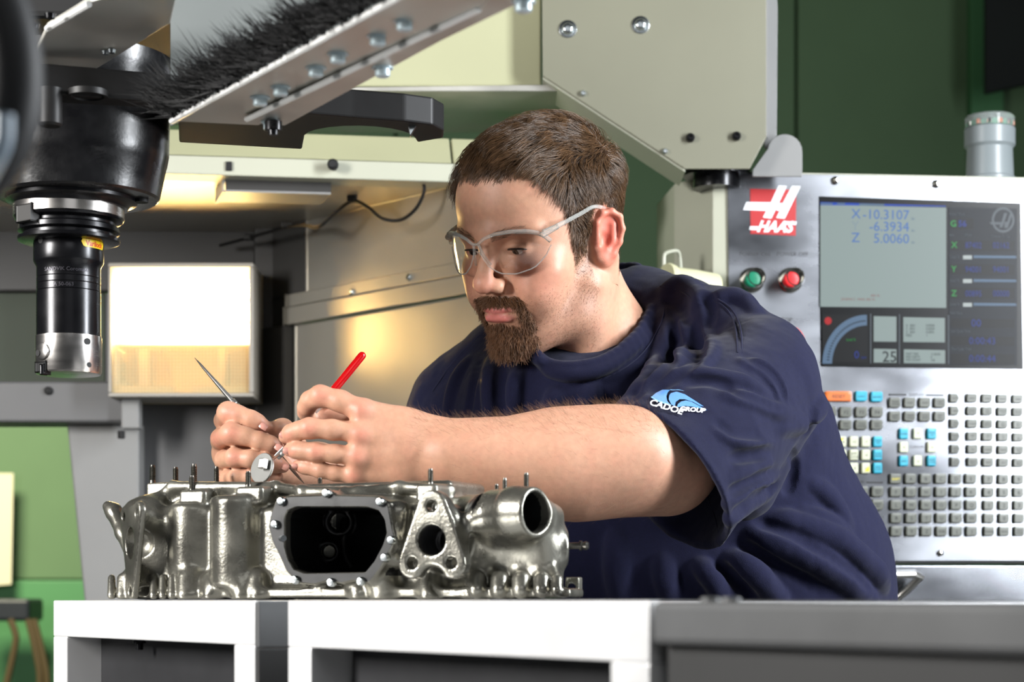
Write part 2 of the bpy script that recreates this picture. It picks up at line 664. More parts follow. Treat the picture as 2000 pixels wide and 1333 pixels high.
# ---------------------------------------------------------------- materials of the place
mat('wall_green', srgb(80, 106, 74), 0.75, noise=0.06, nscale=3.0)
mat('wall_green_low', srgb(66, 118, 74), 0.6, noise=0.06, nscale=3.0)
mat('floor_grey', srgb(92, 92, 90), 0.5, noise=0.15, nscale=4.0)
mat('dark_sheet', srgb(8, 16, 13), 0.8, noise=0.3, nscale=5)
mat('cream', srgb(168, 168, 136), 0.42, noise=0.03, nscale=6)
mat('cream_side', srgb(176, 177, 160), 0.45, noise=0.03, nscale=6)
mat('bracket_beige', srgb(118, 117, 101), 0.45, noise=0.04, nscale=6)
mat('grey_paint', srgb(88, 88, 89), 0.5, noise=0.07, nscale=6)
mat('grey_light', srgb(128, 128, 127), 0.5, noise=0.05, nscale=6)
mat('grey_dark', srgb(52, 51, 50), 0.5, noise=0.1, nscale=6)
mat('steel', srgb(205, 203, 198), 0.30, 1.0, noise=0.10, nscale=9, rnoise=0.08)
mat('steel_brushed', srgb(128, 130, 135), 0.26, 1.0, noise=0.14, nscale=5, rnoise=0.08, brushed=(1, 1, 2))
mat('sheet_inner', srgb(182, 178, 168), 0.32, 0.72, noise=0.05, nscale=5, rnoise=0.05)
mat('galvanised', srgb(196, 194, 186), 0.42, 0.6, noise=0.10, nscale=14, rnoise=0.1)
mat('bolt_pale', srgb(196, 212, 218), 0.3, 0.3)
mat('edge_lit', srgb(226, 226, 224), 0.35, 0.2)  # key light on plate edges, put into a paler colour
mat('zinc', srgb(205, 212, 214), 0.22, 1.0, noise=0.1, nscale=40)
mat('black_iron', srgb(13, 13, 15), 0.27, 0.0, noise=0.3, nscale=30, rnoise=0.10, bump=0.05, bscale=300, spec=0.7)
mat('black_arm', srgb(17, 16, 16), 0.5, noise=0.3, nscale=40, spec=0.4)
mat('black_satin', srgb(20, 20, 23), 0.26, 0.55, rnoise=0.05, noise=0.1, spec=0.8)
mat('black_matt', srgb(14, 14, 15), 0.65)
mat('rubber', srgb(24, 25, 27), 0.55)
mat('hose_highlight', srgb(150, 165, 178), 0.35)
mat('pale_plate', srgb(120, 126, 126), 0.55, noise=0.05, nscale=8)
mat('window_film', srgb(62, 70, 58), 0.5, spec=0.2, noise=0.1, nscale=4)
mat('paper', srgb(190, 186, 160), 0.8)
mat('brown_hose', srgb(70, 58, 34), 0.6)
mat('navy_box', srgb(16, 22, 30), 0.5)
mat('aluminium', srgb(238, 238, 238), 0.34, 0.35, noise=0.03, nscale=14, rnoise=0.08, spec=0.6)
mat('tube_shade', srgb(44, 44, 46), 0.5, 0.2, noise=0.15, nscale=20)
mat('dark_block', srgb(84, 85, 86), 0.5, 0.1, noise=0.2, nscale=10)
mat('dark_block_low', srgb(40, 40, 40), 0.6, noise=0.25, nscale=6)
mat('cable', srgb(16, 16, 16), 0.4)
mat('bulb', (1, 1, 1, 1), 0.5, emit=(1.0, 0.70, 0.27, 1), estr=75.0)
mat('reflector', srgb(235, 215, 165), 0.5)
mat('ballast', srgb(140, 104, 56), 0.5)

# ---------------------------------------------------------------- the setting
fl = MB().box((0.3, 3.2, -0.05), (5.0, 0, 0), (0, 4.2, 0), (0, 0, 0.05)).build('floor', 'floor_grey')
tag(fl, 'grey concrete workshop floor', kind='structure')
WD = 6.2
zs = P(0, 1132, WD).z
wl = MB().box((0.3, WD + 0.10, 1.7), (5.0, 0, 0), (0, 0.08, 0), (0, 0, 1.7)).build('wall_back', 'wall_green')
tag(wl, 'dark green workshop wall behind the machine', kind='structure')
x = -4.7
k = 0
while x < 5.2:
    w = 0.62
    MB().box((x + w / 2, WD, (zs + 3.4) / 2), (w / 2 - 0.004, 0, 0), (0, 0.02 + 0.004 * (k % 2), 0), (0, 0, (3.4 - zs) / 2), 0.004).build('wall_panel', 'wall_green', wl)
    x += w
    k += 1
MB().box((0.3, WD - 0.01, zs / 2), (5.0, 0, 0), (0, 0.03, 0), (0, 0, zs / 2 - 0.004), 0.004).build('dado_panel', 'wall_green_low', wl)
MB().box((P(1885, 0, WD).x + 0.05, WD - 0.05, 1.7), (0.05, 0, 0), (0, 0.03, 0), (0, 0, 1.7), 0.004).build('pilaster', 'wall_green_low', wl)

# dark sheet hanging at the top right
b = MB()
pts = [P(1925, -60, 5.8), P(2120, -60, 5.8), P(2120, 140, 5.8), P(1925, 182, 5.8)]
b.prism(pts, (0, 0.03, 0), 0.006)
o = b.build('hanging_sheet', 'dark_sheet')
tag(o, 'black-green hanging sheet in the top corner above the warning beacon', 'sheet')
# things on the far wall seen through the lower opening of the enclosure
o = MB().prism([P(-60, 925, 6.1), P(26, 925, 6.1), P(22, 1142, 6.1), P(-60, 1148, 6.1)], (0, 0.004, 0)).build('paper_notice', 'paper')
tag(o, 'pale paper notice pinned to the green wall at the left edge', 'notice')
t = thing('hose_rack', 'dark rack with brown hoses hanging low on the green wall', 'rack', P(10, 1190, 5.9))
MB().box(P(10, 1192, 5.95), (S(62, 5.9), 0, 0), (0, 0.09, 0), (0, 0, S(22, 5.9)), 0.01).build('rail', 'navy_box', t)
for (xa, xb, yb) in ((20, 30, 1260), (55, 78, 1340), (66, 92, 1345)):
    MB().tube(smooth_line([P(xa, 1210, 5.85), P((xa + xb) / 2 + 4, (1210 + yb) / 2, 5.85), P(xb, yb, 5.85), P(xb - 20, yb + 90, 5.85)], 5), S(7, 5.85), 8).build('hose', 'brown_hose', t)

# ---------------------------------------------------------------- the machine enclosure
ZC = CZ + 0.619
enc = thing('machine_enclosure', 'grey sheet-metal machine enclosure with cream header behind the spindle and the man', 'machine', (-0.6, 3.1, 0))
def wallbox(name, x0, x1, y0, y1, d, th, m, bev=0.004, par=enc):
    a = P(x0, y0, d); c = P(x1, y1, d)
    z0 = max(0.0, c.z)
    return MB().box(((a.x + c.x) / 2, d + th / 2, (a.z + z0) / 2), ((c.x - a.x) / 2, 0, 0), (0, th / 2, 0), (0, 0, (a.z - z0) / 2), bev).build(name, m, par)
wallbox('back_panel', -320, 500, 425, 570, 3.36, 0.02, 'grey_dark')
wallbox('back_panel', 205, 500, 572, 780, 3.36, 0.02, 'grey_paint')
wallbox('window_pane', -320, 205, 568, 760, 3.375, 0.008, 'window_film', 0.001)
wallbox('cross_beam', -320, 250, 745, 825, 3.26, 0.10, 'grey_paint')
wallbox('back_panel', 272, 600, 780, 3000, 3.36, 0.02, 'grey_paint')
b = MB().prism([P(130, 826, 3.31), P(272, 826, 3.31), P(272, 1250, 3.31), P(172, 1250, 3.31)], (0, 0.05, 0), 0.004)
b.build('post', 'grey_light', enc)
wallbox('post_foot', 172, 272, 1250, 3000, 3.31, 0.05, 'grey_light')
wallbox('bracket', 236, 272, 775, 838, 3.24, 0.03, 'grey_light', 0.003)
MB().lathe(P(237, 842, 3.24), (0, 0, -1), [(0, 0.006), (0.012, 0.006), (0.013, 0.004)], 12).build('bolt', 'black_matt', enc)
MB().lathe(P(95, 764, 3.26), (0, -1, 0), [(0, 0.007), (0.004, 0.007), (0.006, 0.003)], 12).build('bolt', 'black_matt', enc)
# corner column, dark
wallbox('corner_column', 497, 560, 440, 3000, 3.33, 0.05, 'grey_dark')
# oblique right wall of the cabin
WA = P(505, 0, 3.36); WB = P(985, 0, 2.90)
WA.z = 0; WB.z = 0
wdir = (WB - WA).normalized()
wn = Vector((wdir.y, -wdir.x, 0))             # towards the camera side
if wn.y > 0: wn = -wn
def wq(s0, s1, z0, z1, off, th, m, name, bev=0.002):
    L = (WB - WA).length
    c = WA + wdir * (L * (s0 + s1) / 2) + wn * (off - th / 2) + Vector((0, 0, CZ + (z0 + z1) / 2))
    return MB().box(c, wdir * (L * (s1 - s0) / 2), wn * (th / 2), Vector((0, 0, (z1 - z0) / 2)), bev).build(name, m, enc)
wq(0.22, 1.0, 0.50, 0.619, 0.0, 0.01, 'sheet_inner', 'side_panel')
wq(0.0, 0.22, 0.50, 0.619, 0.0, 0.01, 'grey_dark', 'side_panel')  # shade near the corner, painted as a darker stretch of wall
wq(0.14, 1.0, 0.482, 0.502, 0.006, 0.012, 'sheet_inner', 'side_rail')
wq(0.14, 1.0, 0.452, 0.480, 0.010, 0.016, 'sheet_inner', 'side_rail')
wq(0.0, 0.14, 0.452, 0.502, 0.0, 0.01, 'grey_dark', 'side_panel')  # corner shade painted on here too
wq(0.17, 1.0, -1.0, 0.450, 0.0, 0.01, 'sheet_inner', 'side_panel')
wq(0.0, 0.165, -1.0, 0.450, 0.018, 0.02, 'grey_dark', 'side_post')
for (bx, by) in ((688, 571), (800, 542)):
    p = on_plane(bx, by, WA + Vector((0, 0, CZ)), wn, 0.006)
    MB().lathe(p, wn, [(0, 0.0055), (0.003, 0.0055), (0.005, 0.003)], 14).build('bolt', 'zinc', enc)
# ceiling of the cabin
hA = P(200, 340, 2.87); hB = P(1010, 340, 2.95)
hdir = (hB - hA); hdir.z = 0; hdir.normalize()
cl = MB()
q = [Vector((-1.15, 2.86, ZC)), Vector((hB.x, hB.y + 0.02, ZC)), Vector((WA.x, WA.y + 0.02, ZC)), Vector((-1.15, 3.38, ZC))]
cl.prism(q, (0, 0, 0.012))
cl.build('ceiling_panel', 'sheet_inner', enc)
# header: lip and sloped band above it
hL = P(-250, 330, 2.83); hR = P(1150, 356, 2.975)
hd = hR - hL; hd.z = 0
def header(name, z0, z1, d0, d1, m, xl=-250, xr=1150):
    a = Vector((0, 0, 0))
    l = P(xl, 330, 2.83 + (xl + 250) * 0.145 / 1400); r = P(xr, 330, 2.83 + (xr + 250) * 0.145 / 1400)
    v = r - l; v.z = 0
    l.z = 0
    n = Vector((-v.y, v.x, 0)).normalized()
    sec = [l + n * d0 + Vector((0, 0, z0)), l + n * d1 + Vector((0, 0, z1)), l + n * (d1 + 0.05) + Vector((0, 0, z1)), l + n * (d0 + 0.05) + Vector((0, 0, z0))]
    return MB().prism(sec, v, 0.002).build(name, m, enc)
zb = P(0, 337, 2.88).z; zt = P(0, 300, 2.88).z; zu = P(0, 250, 2.92).z
header('header_lip', zb, zt, 0.0, 0.0, 'cream_side')
header('header_band', zt + 0.002, zu, 0.006, 0.04, 'cream', -250, 883)
header('header_band', zt + 0.002, zu, 0.006, 0.04, 'cream', 887, 1150)
header('header_rear_rail', zu, zu + 0.012, 0.10, 0.10, 'cream', 560, 842)
p = P(447, 325, 2.899)
MB().box(p, (S(6, 2.9), 0, 0), (0, 0.002, 0), (0, 0, S(9, 2.9)), 0.0006).build('slot', 'black_matt', enc)
MB().lathe(P(652, 326, 2.921), (0, -1, 0), [(0, S(8, 2.9)), (0.004, S(9, 2.9)), (0.012, S(11, 2.9)), (0.018, S(11, 2.9)), (0.022, S(7, 2.9))], 20).build('knob', 'rubber', enc)
# shallow bracket hanging under the header
b = MB()
zt2 = ZC - 0.001
fa = P(440, 343, 2.93); fb = P(646, 346, 2.95); fa.z = fb.z = zt2
b.prism([fa, fb, fb + Vector((0, 0, -0.016)), fa + Vector((0, 0, -0.016))], (0, 0.003, 0))
b.build('bracket_face', 'grey_dark', enc)  # front turned from the light: its shade is put into the grey
bk = Vector((-0.022, 0.075, 0))
MB().prism([fa + Vector((0, 0, -0.016)), fb + Vector((0, 0, -0.016)), fb + bk + Vector((0, 0, -0.016)), fa + bk + Vector((0, 0, -0.016))], (0, 0, -0.003)).build('bracket_tray', 'grey_light', enc)  # light on the underside, painted as a paler grey
MB().prism([fa + Vector((-0.001, 0, 0)), fa + bk + Vector((-0.001, 0, 0)), fa + bk + Vector((-0.001, 0, -0.022)), fa + Vector((-0.001, 0, -0.019))], (-0.003, 0, 0)).build('bracket_cheek', 'grey_light', enc)

# cable clipped along the cabin's top edge
pl = [(430, 480, 3.32), (495, 462, 3.26), (560, 444, 3.18), (592, 440, 3.14), (622, 444, 3.10), (652, 418, 3.08), (688, 393, 3.06), (718, 405, 3.04), (746, 427, 3.02), (782, 430, 3.00), (812, 408, 2.975), (828, 375, 2.965), (826, 352, 2.965)]
t = thing('lamp_cable', 'thin black cable looping under the cabin ceiling to the lamp', 'cable', P(600, 440, 3.2))
MB().tube(smooth_line([P(a, b_, c) for a, b_, c in pl], 6), S(3.4, 3.1), 8).build('cord', 'cable', t)
for (a, b_, c) in ((688, 391, 3.06), (560, 442, 3.18), (486, 466, 3.27)):
    MB().box(P(a, b_ - 2, c), (0.008, 0, 0), (0, 0.006, 0), (0, 0, 0.005), 0.002).build('cable_clip', 'cable', t)

# ---------------------------------------------------------------- work lamp
LD = 3.22
lamp = thing('work_lamp', 'glowing square work lamp with prismatic lens and yellow light in the cabin corner', 'lamp', P(355, 777, LD + 0.07))
x0, x1, y0, y1 = 214, 497, 516, 777
def lbox(name, a0, a1, b0, b1, d0, d1, m, bev=0.0):
    p0 = P(a0, b0, LD); p1 = P(a1, b1, LD)
    return MB().box(((p0.x + p1.x) / 2, (d0 + d1) / 2, (p0.z + p1.z) / 2), ((p1.x - p0.x) / 2, 0, 0), (0, (d1 - d0) / 2, 0), (0, 0, (p0.z - p1.z) / 2), bev).build(name, m, lamp)
mat('lamp_tan', srgb(196, 138, 52), 0.6)
mat('lamp_case', srgb(150, 146, 138), 0.5)
lbox('case_back', x0, x1, y0, y1, LD + 0.10, LD + 0.105, 'reflector')
lbox('frame', x0, x1, y0, y0 + 9, LD - 0.012, LD + 0.10, 'lamp_case', 0.002)
lbox('frame', x0, x1, y1 - 8, y1, LD - 0.012, LD + 0.10, 'lamp_case', 0.002)
lbox('frame', x0, x0 + 6, y0 + 9, y1 - 8, LD - 0.012, LD + 0.10, 'lamp_case', 0.002)
lbox('frame', x1 - 9, x1, y0 + 9, y1 - 8, LD - 0.012, LD + 0.10, 'lamp_case', 0.002)
for k, yy in enumerate((556, 600, 644)):
    a = P(x0 + 14, yy, LD); c = P(x1 - 16, yy, LD)
    a.y = c.y = LD + 0.05
    MB().tube([a, c], S(17, LD), 14).build('bulb', 'bulb', lamp)
lbox('divider', x0 + 8, x1 - 10, 672, 675, LD + 0.010, LD + 0.10, 'ballast')  # added plate, keeps bulb light out of the lower compartment
lbox('lower_back', x0 + 8, x1 - 10, 676, 768, LD + 0.092, LD + 0.098, 'lamp_tan')  # darker back added to dim the lower half by colour
lbox('ballast', 222, 335, 752, 768, LD + 0.006, LD + 0.09, 'ballast', 0.003)
lbox('ballast', 372, 488, 752, 768, LD + 0.006, LD + 0.09, 'ballast', 0.003)
lbox('lamp_holder', 262, 284, 672, 752, LD + 0.03, LD + 0.08, 'ballast', 0.003)
lbox('lamp_holder', 420, 436, 672, 752, LD + 0.03, LD + 0.08, 'ballast', 0.003)
# lens: clear prismatic sheet
m = bpy.data.materials.new('lens_sheet'); MATS['lens_sheet'] = m
m.use_nodes = True
nt = m.node_tree
b_ = nt.nodes['Principled BSDF']
b_.inputs['Base Color'].default_value = (0.92, 0.74, 0.40, 1)
b_.inputs['Roughness'].default_value = 0.3
b_.inputs['Alpha'].default_value = 0.4
tc = nt.nodes.new('ShaderNodeTexCoord')
mp = nt.nodes.new('ShaderNodeMapping'); mp.inputs['Rotation'].default_value = (0, math.radians(45), 0)
ch = nt.nodes.new('ShaderNodeTexChecker'); ch.inputs['Scale'].default_value = 260
ch.inputs['Color1'].default_value = (0.10, 0.10, 0.10, 1); ch.inputs['Color2'].default_value = (0.42, 0.42, 0.42, 1)
nt.links.new(tc.outputs['Object'], mp.inputs['Vector']); nt.links.new(mp.outputs['Vector'], ch.inputs['Vector'])
nt.links.new(ch.outputs['Color'], b_.inputs['Alpha'])
lbox('lens', x0 + 6, x1 - 9, y0 + 9, y1 - 8, LD - 0.006, LD - 0.003, 'lens_sheet')

# ---------------------------------------------------------------- cream console arm with its bracket
ad = 2.88
arm = thing('support_boom', 'cream overhead arm with a large bolted bracket plate holding the control panel', 'bracket', P(1400, 330, ad))
# hollow beam running left, its dark underside towards the viewer
za = P(0, 155, ad).z
xa = P(1058, 0, ad).x
b = MB().box((xa - 0.30, ad + 0.16, za + 0.16), (0.30, 0, 0), (0, 0.12, 0), (0, 0, 0.16), 0.003)
b.build('beam', 'cream', arm)
b = MB().prism([P(560, 178, ad + 0.02), P(1100, 178, ad + 0.02), P(1100, 165, ad + 0.02), P(560, 172, ad + 0.02)], (0, 0.26, 0), 0.001)
b.build('beam_base_rail', 'galvanised', arm)
pl = [(1058, -70), (1497, -70), (1497, 268), (1464, 330), (1338, 330), (1060, 148)]
MB().prism([P(a, c, ad) for a, c in pl], (0, 0.004, 0), 0.001).build('bracket_plate', 'bracket_beige', arm)
MB().prism([P(1060, 148, ad + 0.004), P(1338, 330, ad + 0.004), P(1338, 336, ad + 0.004), P(1060, 154, ad + 0.004)], (0, 0.10, 0)).build('bracket_flange', 'cream_side', arm)
MB().prism([P(a, c, ad + 0.055) for a, c in ((1493, -70), (1512, -70), (1519, 12), (1517, 290), (1493, 290))], (0, 0.004, 0), 0.001).build('bracket_plate', 'grey_light', arm)
MB().prism([P(1497, -70, ad), P(1497, 268, ad), P(1499, 268, ad), P(1499, -70, ad)], (0, 0.055, 0)).build('bracket_flange', 'grey_light', arm)
lob = [(1470, 332), (1500, 290)] + [(1533 + 34 * math.cos(math.radians(t_)), 296 - 34 * math.sin(math.radians(t_))) for t_ in range(160, -1, -16)] + [(1567, 345), (1470, 345)]
MB().prism([P(a, c, ad + 0.03) for a, c in lob], (0, 0.005, 0), 0.001).build('pivot_plate', 'grey_light', arm)
MB().lathe(P(1400, 330, ad + 0.08), (0, 0, -1), [(0, 0.05), (0.012, 0.05), (0.012, 0.035), (0.03, 0.035)], 28).build('swivel', 'black_satin', arm)
for (bx, by, r, mm, h) in ((1109, 57, 12, 'zinc', 0.008), (1251, 49, 12, 'zinc', 0.008)):
    bolt(arm, P(bx, by, ad), (0, -1, 0), S(r, ad), h, mm)
for (bx, by) in ((1348, 270), (1438, 267)):
    bolt(arm, P(bx, by, ad), (0, -1, 0), S(9, ad), 0.010, 'black_satin', washer=False)
for (bx, by) in ((1139, 183), (1299, 296)):
    bolt(arm, P(bx, by, ad), (0, -1, 0), S(6, ad), 0.006, 'zinc', washer=False)
# ---------------------------------------------------------------- spindle, tool holder, tool changer arm
SD = 1.97
def lprof(pts, d):
    """pixel profile (row, radius px) -> lathe profile measured downwards from the first row"""
    y0 = pts[0][0]
    return [(S(y - y0, d), S(r, d)) for y, r in pts]
sp = thing('spindle_head', 'glossy black spindle housing of the milling machine above the boring tool', 'spindle', P(152, 410, SD))
ax = P(152, 120, SD)
MB().lathe(ax, (0, 0, -1), lprof([(120, 186), (150, 186), (160, 180), (300, 176), (322, 172), (324, 171), (376, 160), (386, 158), (390, 153)], SD), 64).build('housing', 'black_iron', sp)
MB().lathe(P(140, 386, SD), (0, 0, -1), lprof([(386, 128), (396, 126), (398, 118), (402, 112), (408, 108)], SD), 56).build('nose_ring', 'black_satin', sp)
MB().lathe(P(276, 388, SD - 0.0), (0, 0, -1), [(0, 0.007), (0.004, 0.007), (0.004, 0.003)], 12).build('cap_screw', 'black_matt', sp)
# carriage above
b = MB().box(P(140, 30, 2.04) + Vector((0, 0.08, 0.02)), (0.24, 0, 0), (0, 0.16, 0), (0, 0, 0.045), 0.006)
b.build('carriage', 'black_matt', sp)
zp = P(0, 90, 1.80).z
def hp(px, py, z):
    """point of the horizontal plane z that shows at pixel (px, py)"""
    d = (z - CZ) * FPX / (HY - py)
    return P(px, py, d)
b = MB().prism([hp(92, 57, zp), hp(178, 4, zp), hp(352, -40, zp), hp(333, 46, zp), hp(180, 140, zp), hp(60, 128, zp)], (0, 0, 0.006), 0.001)
b.build('cover_plate', 'galvanised', sp)
MB().tube([hp(92, 56, zp - 0.002), hp(174, 8, zp - 0.002)], 0.0028, 8).build('plate_edge', 'edge_lit', sp)
for (bx, by) in ((67, 47), (98, 27)):
    MB().lathe(hp(bx, by, zp - 0.002), (0, 0, -1), [(0, 0.005), (0.004, 0.004)], 12).build('bolt', 'black_satin', sp)
for (bx, by) in ((206, 100), (218, 97)):
    MB().lathe(hp(bx, by, zp - 0.001), (0, 0, -1), [(0, 0.004), (0.003, 0.003)], 12).build('bolt', 'zinc', sp)

th = thing('boring_tool', 'black boring bar with polished cutter end held in the spindle nose', 'tool', P(135, 735, SD))
tax = P(135, 398, SD)
prof_flange = [(398, 96), (400, 103), (404, 106), (428, 106), (433, 103), (437, 90), (442, 90), (446, 97), (455, 98), (459, 88), (464, 88), (467, 99), (473, 98), (476, 90)]
MB().lathe(tax, (0, 0, -1), lprof(prof_flange, SD), 64).build('holder_flange', 'black_satin', th)
p0 = S(475 - 398, SD)
body = [(474, 66), (478, 67.5), (512, 67.5), (516, 66), (524, 61.5), (544, 61.5), (545, 60.6), (546, 61.5), (556, 61.5), (557, 60.6), (558, 61.5), (570, 61.5), (571, 60.6), (572, 62), (658, 62)]
MB().lathe(P(134, 474, SD), (0, 0, -1), lprof(body, SD), 64).build('bar', 'black_satin', th)
mat('tool_steel', srgb(196, 192, 188), 0.26, 1.0, rnoise=0.03, noise=0.03, nscale=20, brushed=(1, 1, 6))
MB().lathe(P(134, 658, SD), (0, 0, -1), lprof([(658, 62), (659, 64), (728, 64), (732, 62), (733, 56)], SD), 64).build('cutter_head', 'tool_steel', th)
# bright upper face of the flange
MB().lathe(P(135, 402, SD), (0, 0, -1), lprof([(402, 105), (403, 106.6), (427, 106.6), (428, 105)], SD), 64, caps=False).build('flange_band', 'tool_steel', th)
# drive key in the flange, facing front-left
def cyl_pt(xpx, ypx, rad, axis_px=134.0):
    """point on the front of a vertical cylinder (radius px) under column xpx"""
    c = P(axis_px, ypx, SD)
    s = max(-0.999, min(0.999, (xpx - axis_px) / rad))
    a = math.asin(s)
    n = Vector((math.sin(a), -math.cos(a), 0))
    return c + n * S(rad, SD), n
p, n = cyl_pt(70, 432, 104)
u = Vector((0, 0, 1)).cross(n)
MB().box(p - n * 0.006, u * S(22, SD), n * 0.008, (0, 0, S(16, SD)), 0.001).build('drive_key', 'grey_dark', th)
p, n = cyl_pt(96, 693, 63)
MB().lathe(p - n * 0.004, n, [(0, S(17, SD)), (0.0055, S(17, SD)), (0.006, S(15.5, SD))], 28).build('cartridge', 'tool_steel', th)
p2, n2 = cyl_pt(88, 696, 64)
MB().lathe(p2 + n * 0.0015, n, [(0, S(6, SD)), (0.0012, S(6, SD))], 16).build('screw_recess', 'black_matt', th)
for (hx, hy, r) in ((180, 673, 7), (183, 718, 5)):
    p, n = cyl_pt(hx, hy, 64)
    MB().lathe(p - n * 0.002, n, [(0, S(r, SD)), (0.0024, S(r, SD))], 16).build('screw_recess', 'black_matt', th)
p, n = cyl_pt(92, 722, 62)
u = Vector((0, 0, 1)).cross(n)
MB().box(p - n * 0.005, u * S(17, SD), n * 0.006, (0, 0, S(9, SD)), 0.001).build('insert_seat', 'black_matt', th)
p, n = cyl_pt(100, 728, 60)
MB().box(p, u * S(6, SD), n * 0.004, (0, 0, S(9, SD)), 0.0008).build('insert', 'black_satin', th)
p, n = cyl_pt(92, 478, 67)
MB().lathe(p - n * 0.003, n, [(0, S(7, SD)), (0.0034, S(7, SD))], 14).build('screw_recess', 'black_matt', th)
# yellow sticker wrapped on the bar
mat('sticker_yellow', srgb(236, 200, 20), 0.35)
mat('sticker_red', srgb(200, 40, 20), 0.4)
mat('engrave', srgb(70, 68, 74), 0.4, 0.5)
R0 = S(67.8, SD)
cx = P(134, 480, SD)
def wrap_pt(s_, z, r):
    a = s_ / R0
    return Vector((cx.x + math.sin(a) * r, cx.y - math.cos(a) * r, z))
s0 = math.asin((171 - 134) / 67.8) * R0; s1 = math.asin(min(0.999, (201 - 134) / 67.8)) * R0 + 0.004
zc_ = P(0, 481, SD).z; hh = S(10, SD)
out = []
for a in range(90, 271, 20):
    out.append((s0 + hh + hh * math.cos(math.radians(a)), zc_ + hh * math.sin(math.radians(a))))
for k in range(0, 9):
    out.append((s0 + hh + (s1 - hh * 2 - s0) * k / 8, zc_ - hh))
for a in range(-90, 91, 20):
    out.append((s1 - hh + hh * math.cos(math.radians(a)), zc_ + hh * math.sin(math.radians(a))))
for k in range(8, -1, -1):
    out.append((s0 + hh + (s1 - hh * 2 - s0) * k / 8, zc_ + hh))
# grid version so that it bends with the bar
v = []; f = []
nu = 16
for i in range(nu + 1):
    s_ = s0 + (s1 - s0) * i / nu
    e = min(s_ - s0, s1 - s_)
    h_ = hh if e >= hh else math.sqrt(max(0, hh * hh - (hh - e) ** 2)) + 1e-5
    v += [wrap_pt(s_, zc_ + h_, R0 + 0.0002), wrap_pt(s_, zc_ - h_, R0 + 0.0002)]
    if i: f.append((2 * i - 2, 2 * i - 1, 2 * i + 1, 2 * i))
b = MB(); b.add(v, f, True); b.build('sticker', 'sticker_yellow', th)
def wrap_text(name, body, size, s_c, z_c, m, rad, wd=1.0, bold=0.0):
    o = text_mesh(name, body, size, (0, 0, 0), (1, 0, 0), (0, 1, 0), m, None, width=wd, bold=bold, lift=0, now=True)
    base = world_loc(th)
    for q in o.data.vertices:
        a = (s_c + q.co.x) / rad
        q.co = Vector((cx.x + math.sin(a) * (rad + 0.0004), cx.y - math.cos(a) * (rad + 0.0004), z_c + q.co.y)) - base
    o.parent = th
    return o
wrap_text('lettering', 'Varilock', 0.0075, s0 + hh * 3.2, zc_ - 0.0015, 'sticker_red', R0, 0.9, 0.0002)
R1 = S(61.8, SD)
wrap_text('engraved_lettering', 'SANDVIK Coromant', 0.0052, 0.004, P(0, 508 + 27, SD).z, 'engrave', R1, 1.0)
wrap_text('engraved_lettering', 'A 50-063', 0.0052, 0.002, P(0, 564.5, SD).z, 'engrave', R1, 1.0)

# tool-changer arm: flat bar lying behind the nose, a C-shaped gripper at its end
tc_ = thing('tool_changer_arm', 'flat black tool changer arm with open gripper claw above the man', 'arm', P(450, 250, 1.93))
zb_ = CZ + 0.458; th_ = 0.027
def hz(px, py):
    return hp(px, py, zb_)
def pl2(x, y): return Vector((x, y, zb_))
xs = lambda px, d: (px - 1000) * d / FPX
cxj, cyj, rj = xs(700, 1.97), 1.985, 0.055
outer = [pl2(xs(60, 1.80), 1.80), pl2(xs(330, 1.84), 1.84), pl2(xs(575, 1.875), 1.875), pl2(xs(690, 1.895), 1.895), pl2(xs(790, 1.91), 1.91), pl2(xs(845, 1.925), 1.925), pl2(xs(867, 1.95), 1.95), pl2(xs(866, 1.98), 1.98), pl2(xs(815, 2.0), 2.0)]
inner = [pl2(cxj + rj * math.cos(math.radians(t_)), cyj + rj * math.sin(math.radians(t_))) for t_ in range(-5, -181, -16)]
tail = [pl2(xs(590, 2.03), 2.03), pl2(xs(350, 2.0), 2.0), pl2(xs(348, 1.865), 1.865), pl2(xs(60, 1.835), 1.835)]
poly = outer + inner + tail
MB().prism(poly, (0, 0, th_), 0.002).build('arm_bar', 'black_arm', tc_)
MB().lathe(hz(172, 186), (0, 0, -1), [(-0.004, 0.018), (0.0015, 0.018), (0.0015, 0.015), (-0.002, 0.014)], 36).build('pivot_ring', 'black_arm', tc_)
MB().lathe(hz(98, 182), (0, 0, -1), [(-0.004, 0.011), (0.028, 0.011), (0.030, 0.009)], 18).build('guide_pin', 'black_arm', tc_)
p = hz(797, 246)
MB().prism([p, p + Vector((0.008, 0, 0)), p + Vector((0.002, 0, -0.010))], (0, 0.006, 0), 0.0006).build('gripper_key', 'zinc', tc_)

# ---------------------------------------------------------------- guard rail with bolts and bristles, near the viewer
ZG = CZ + 0.4205
gd = thing('guard_rail', 'galvanised guard rail bolted in a row with a black bristle seal, crossing the top', 'rail', hp(600, 150, ZG))
A0, A1 = hp(335, 237, ZG), hp(820, -28, ZG)
B0, B1 = hp(482, 233, ZG - 0.004), hp(935, 18, ZG - 0.004)
C0, C1 = hp(562, 243, ZG), hp(862, 80, ZG)
D0 = hp(1110, -30, ZG)
MB().prism([A0, hp(505, 245, ZG), B1 + Vector((0.02, -0.02, 0)), A1], (0, 0, 0.004), 0.0008).build('upper_plate', 'galvanised', gd)
MB().prism([B0, hp(556, 246, ZG - 0.004), hp(862, 80, ZG - 0.004), hp(1090, -30, ZG - 0.004), hp(985, -30, ZG - 0.004), B1], (0, 0, 0.0035), 0.0008).build('lower_plate', 'galvanised', gd)
MB().tube([A0, A1], 0.0026, 8).build('plate_edge', 'edge_lit', gd)
MB().tube([B0, B1], 0.0026, 8).build('plate_edge', 'edge_lit', gd)
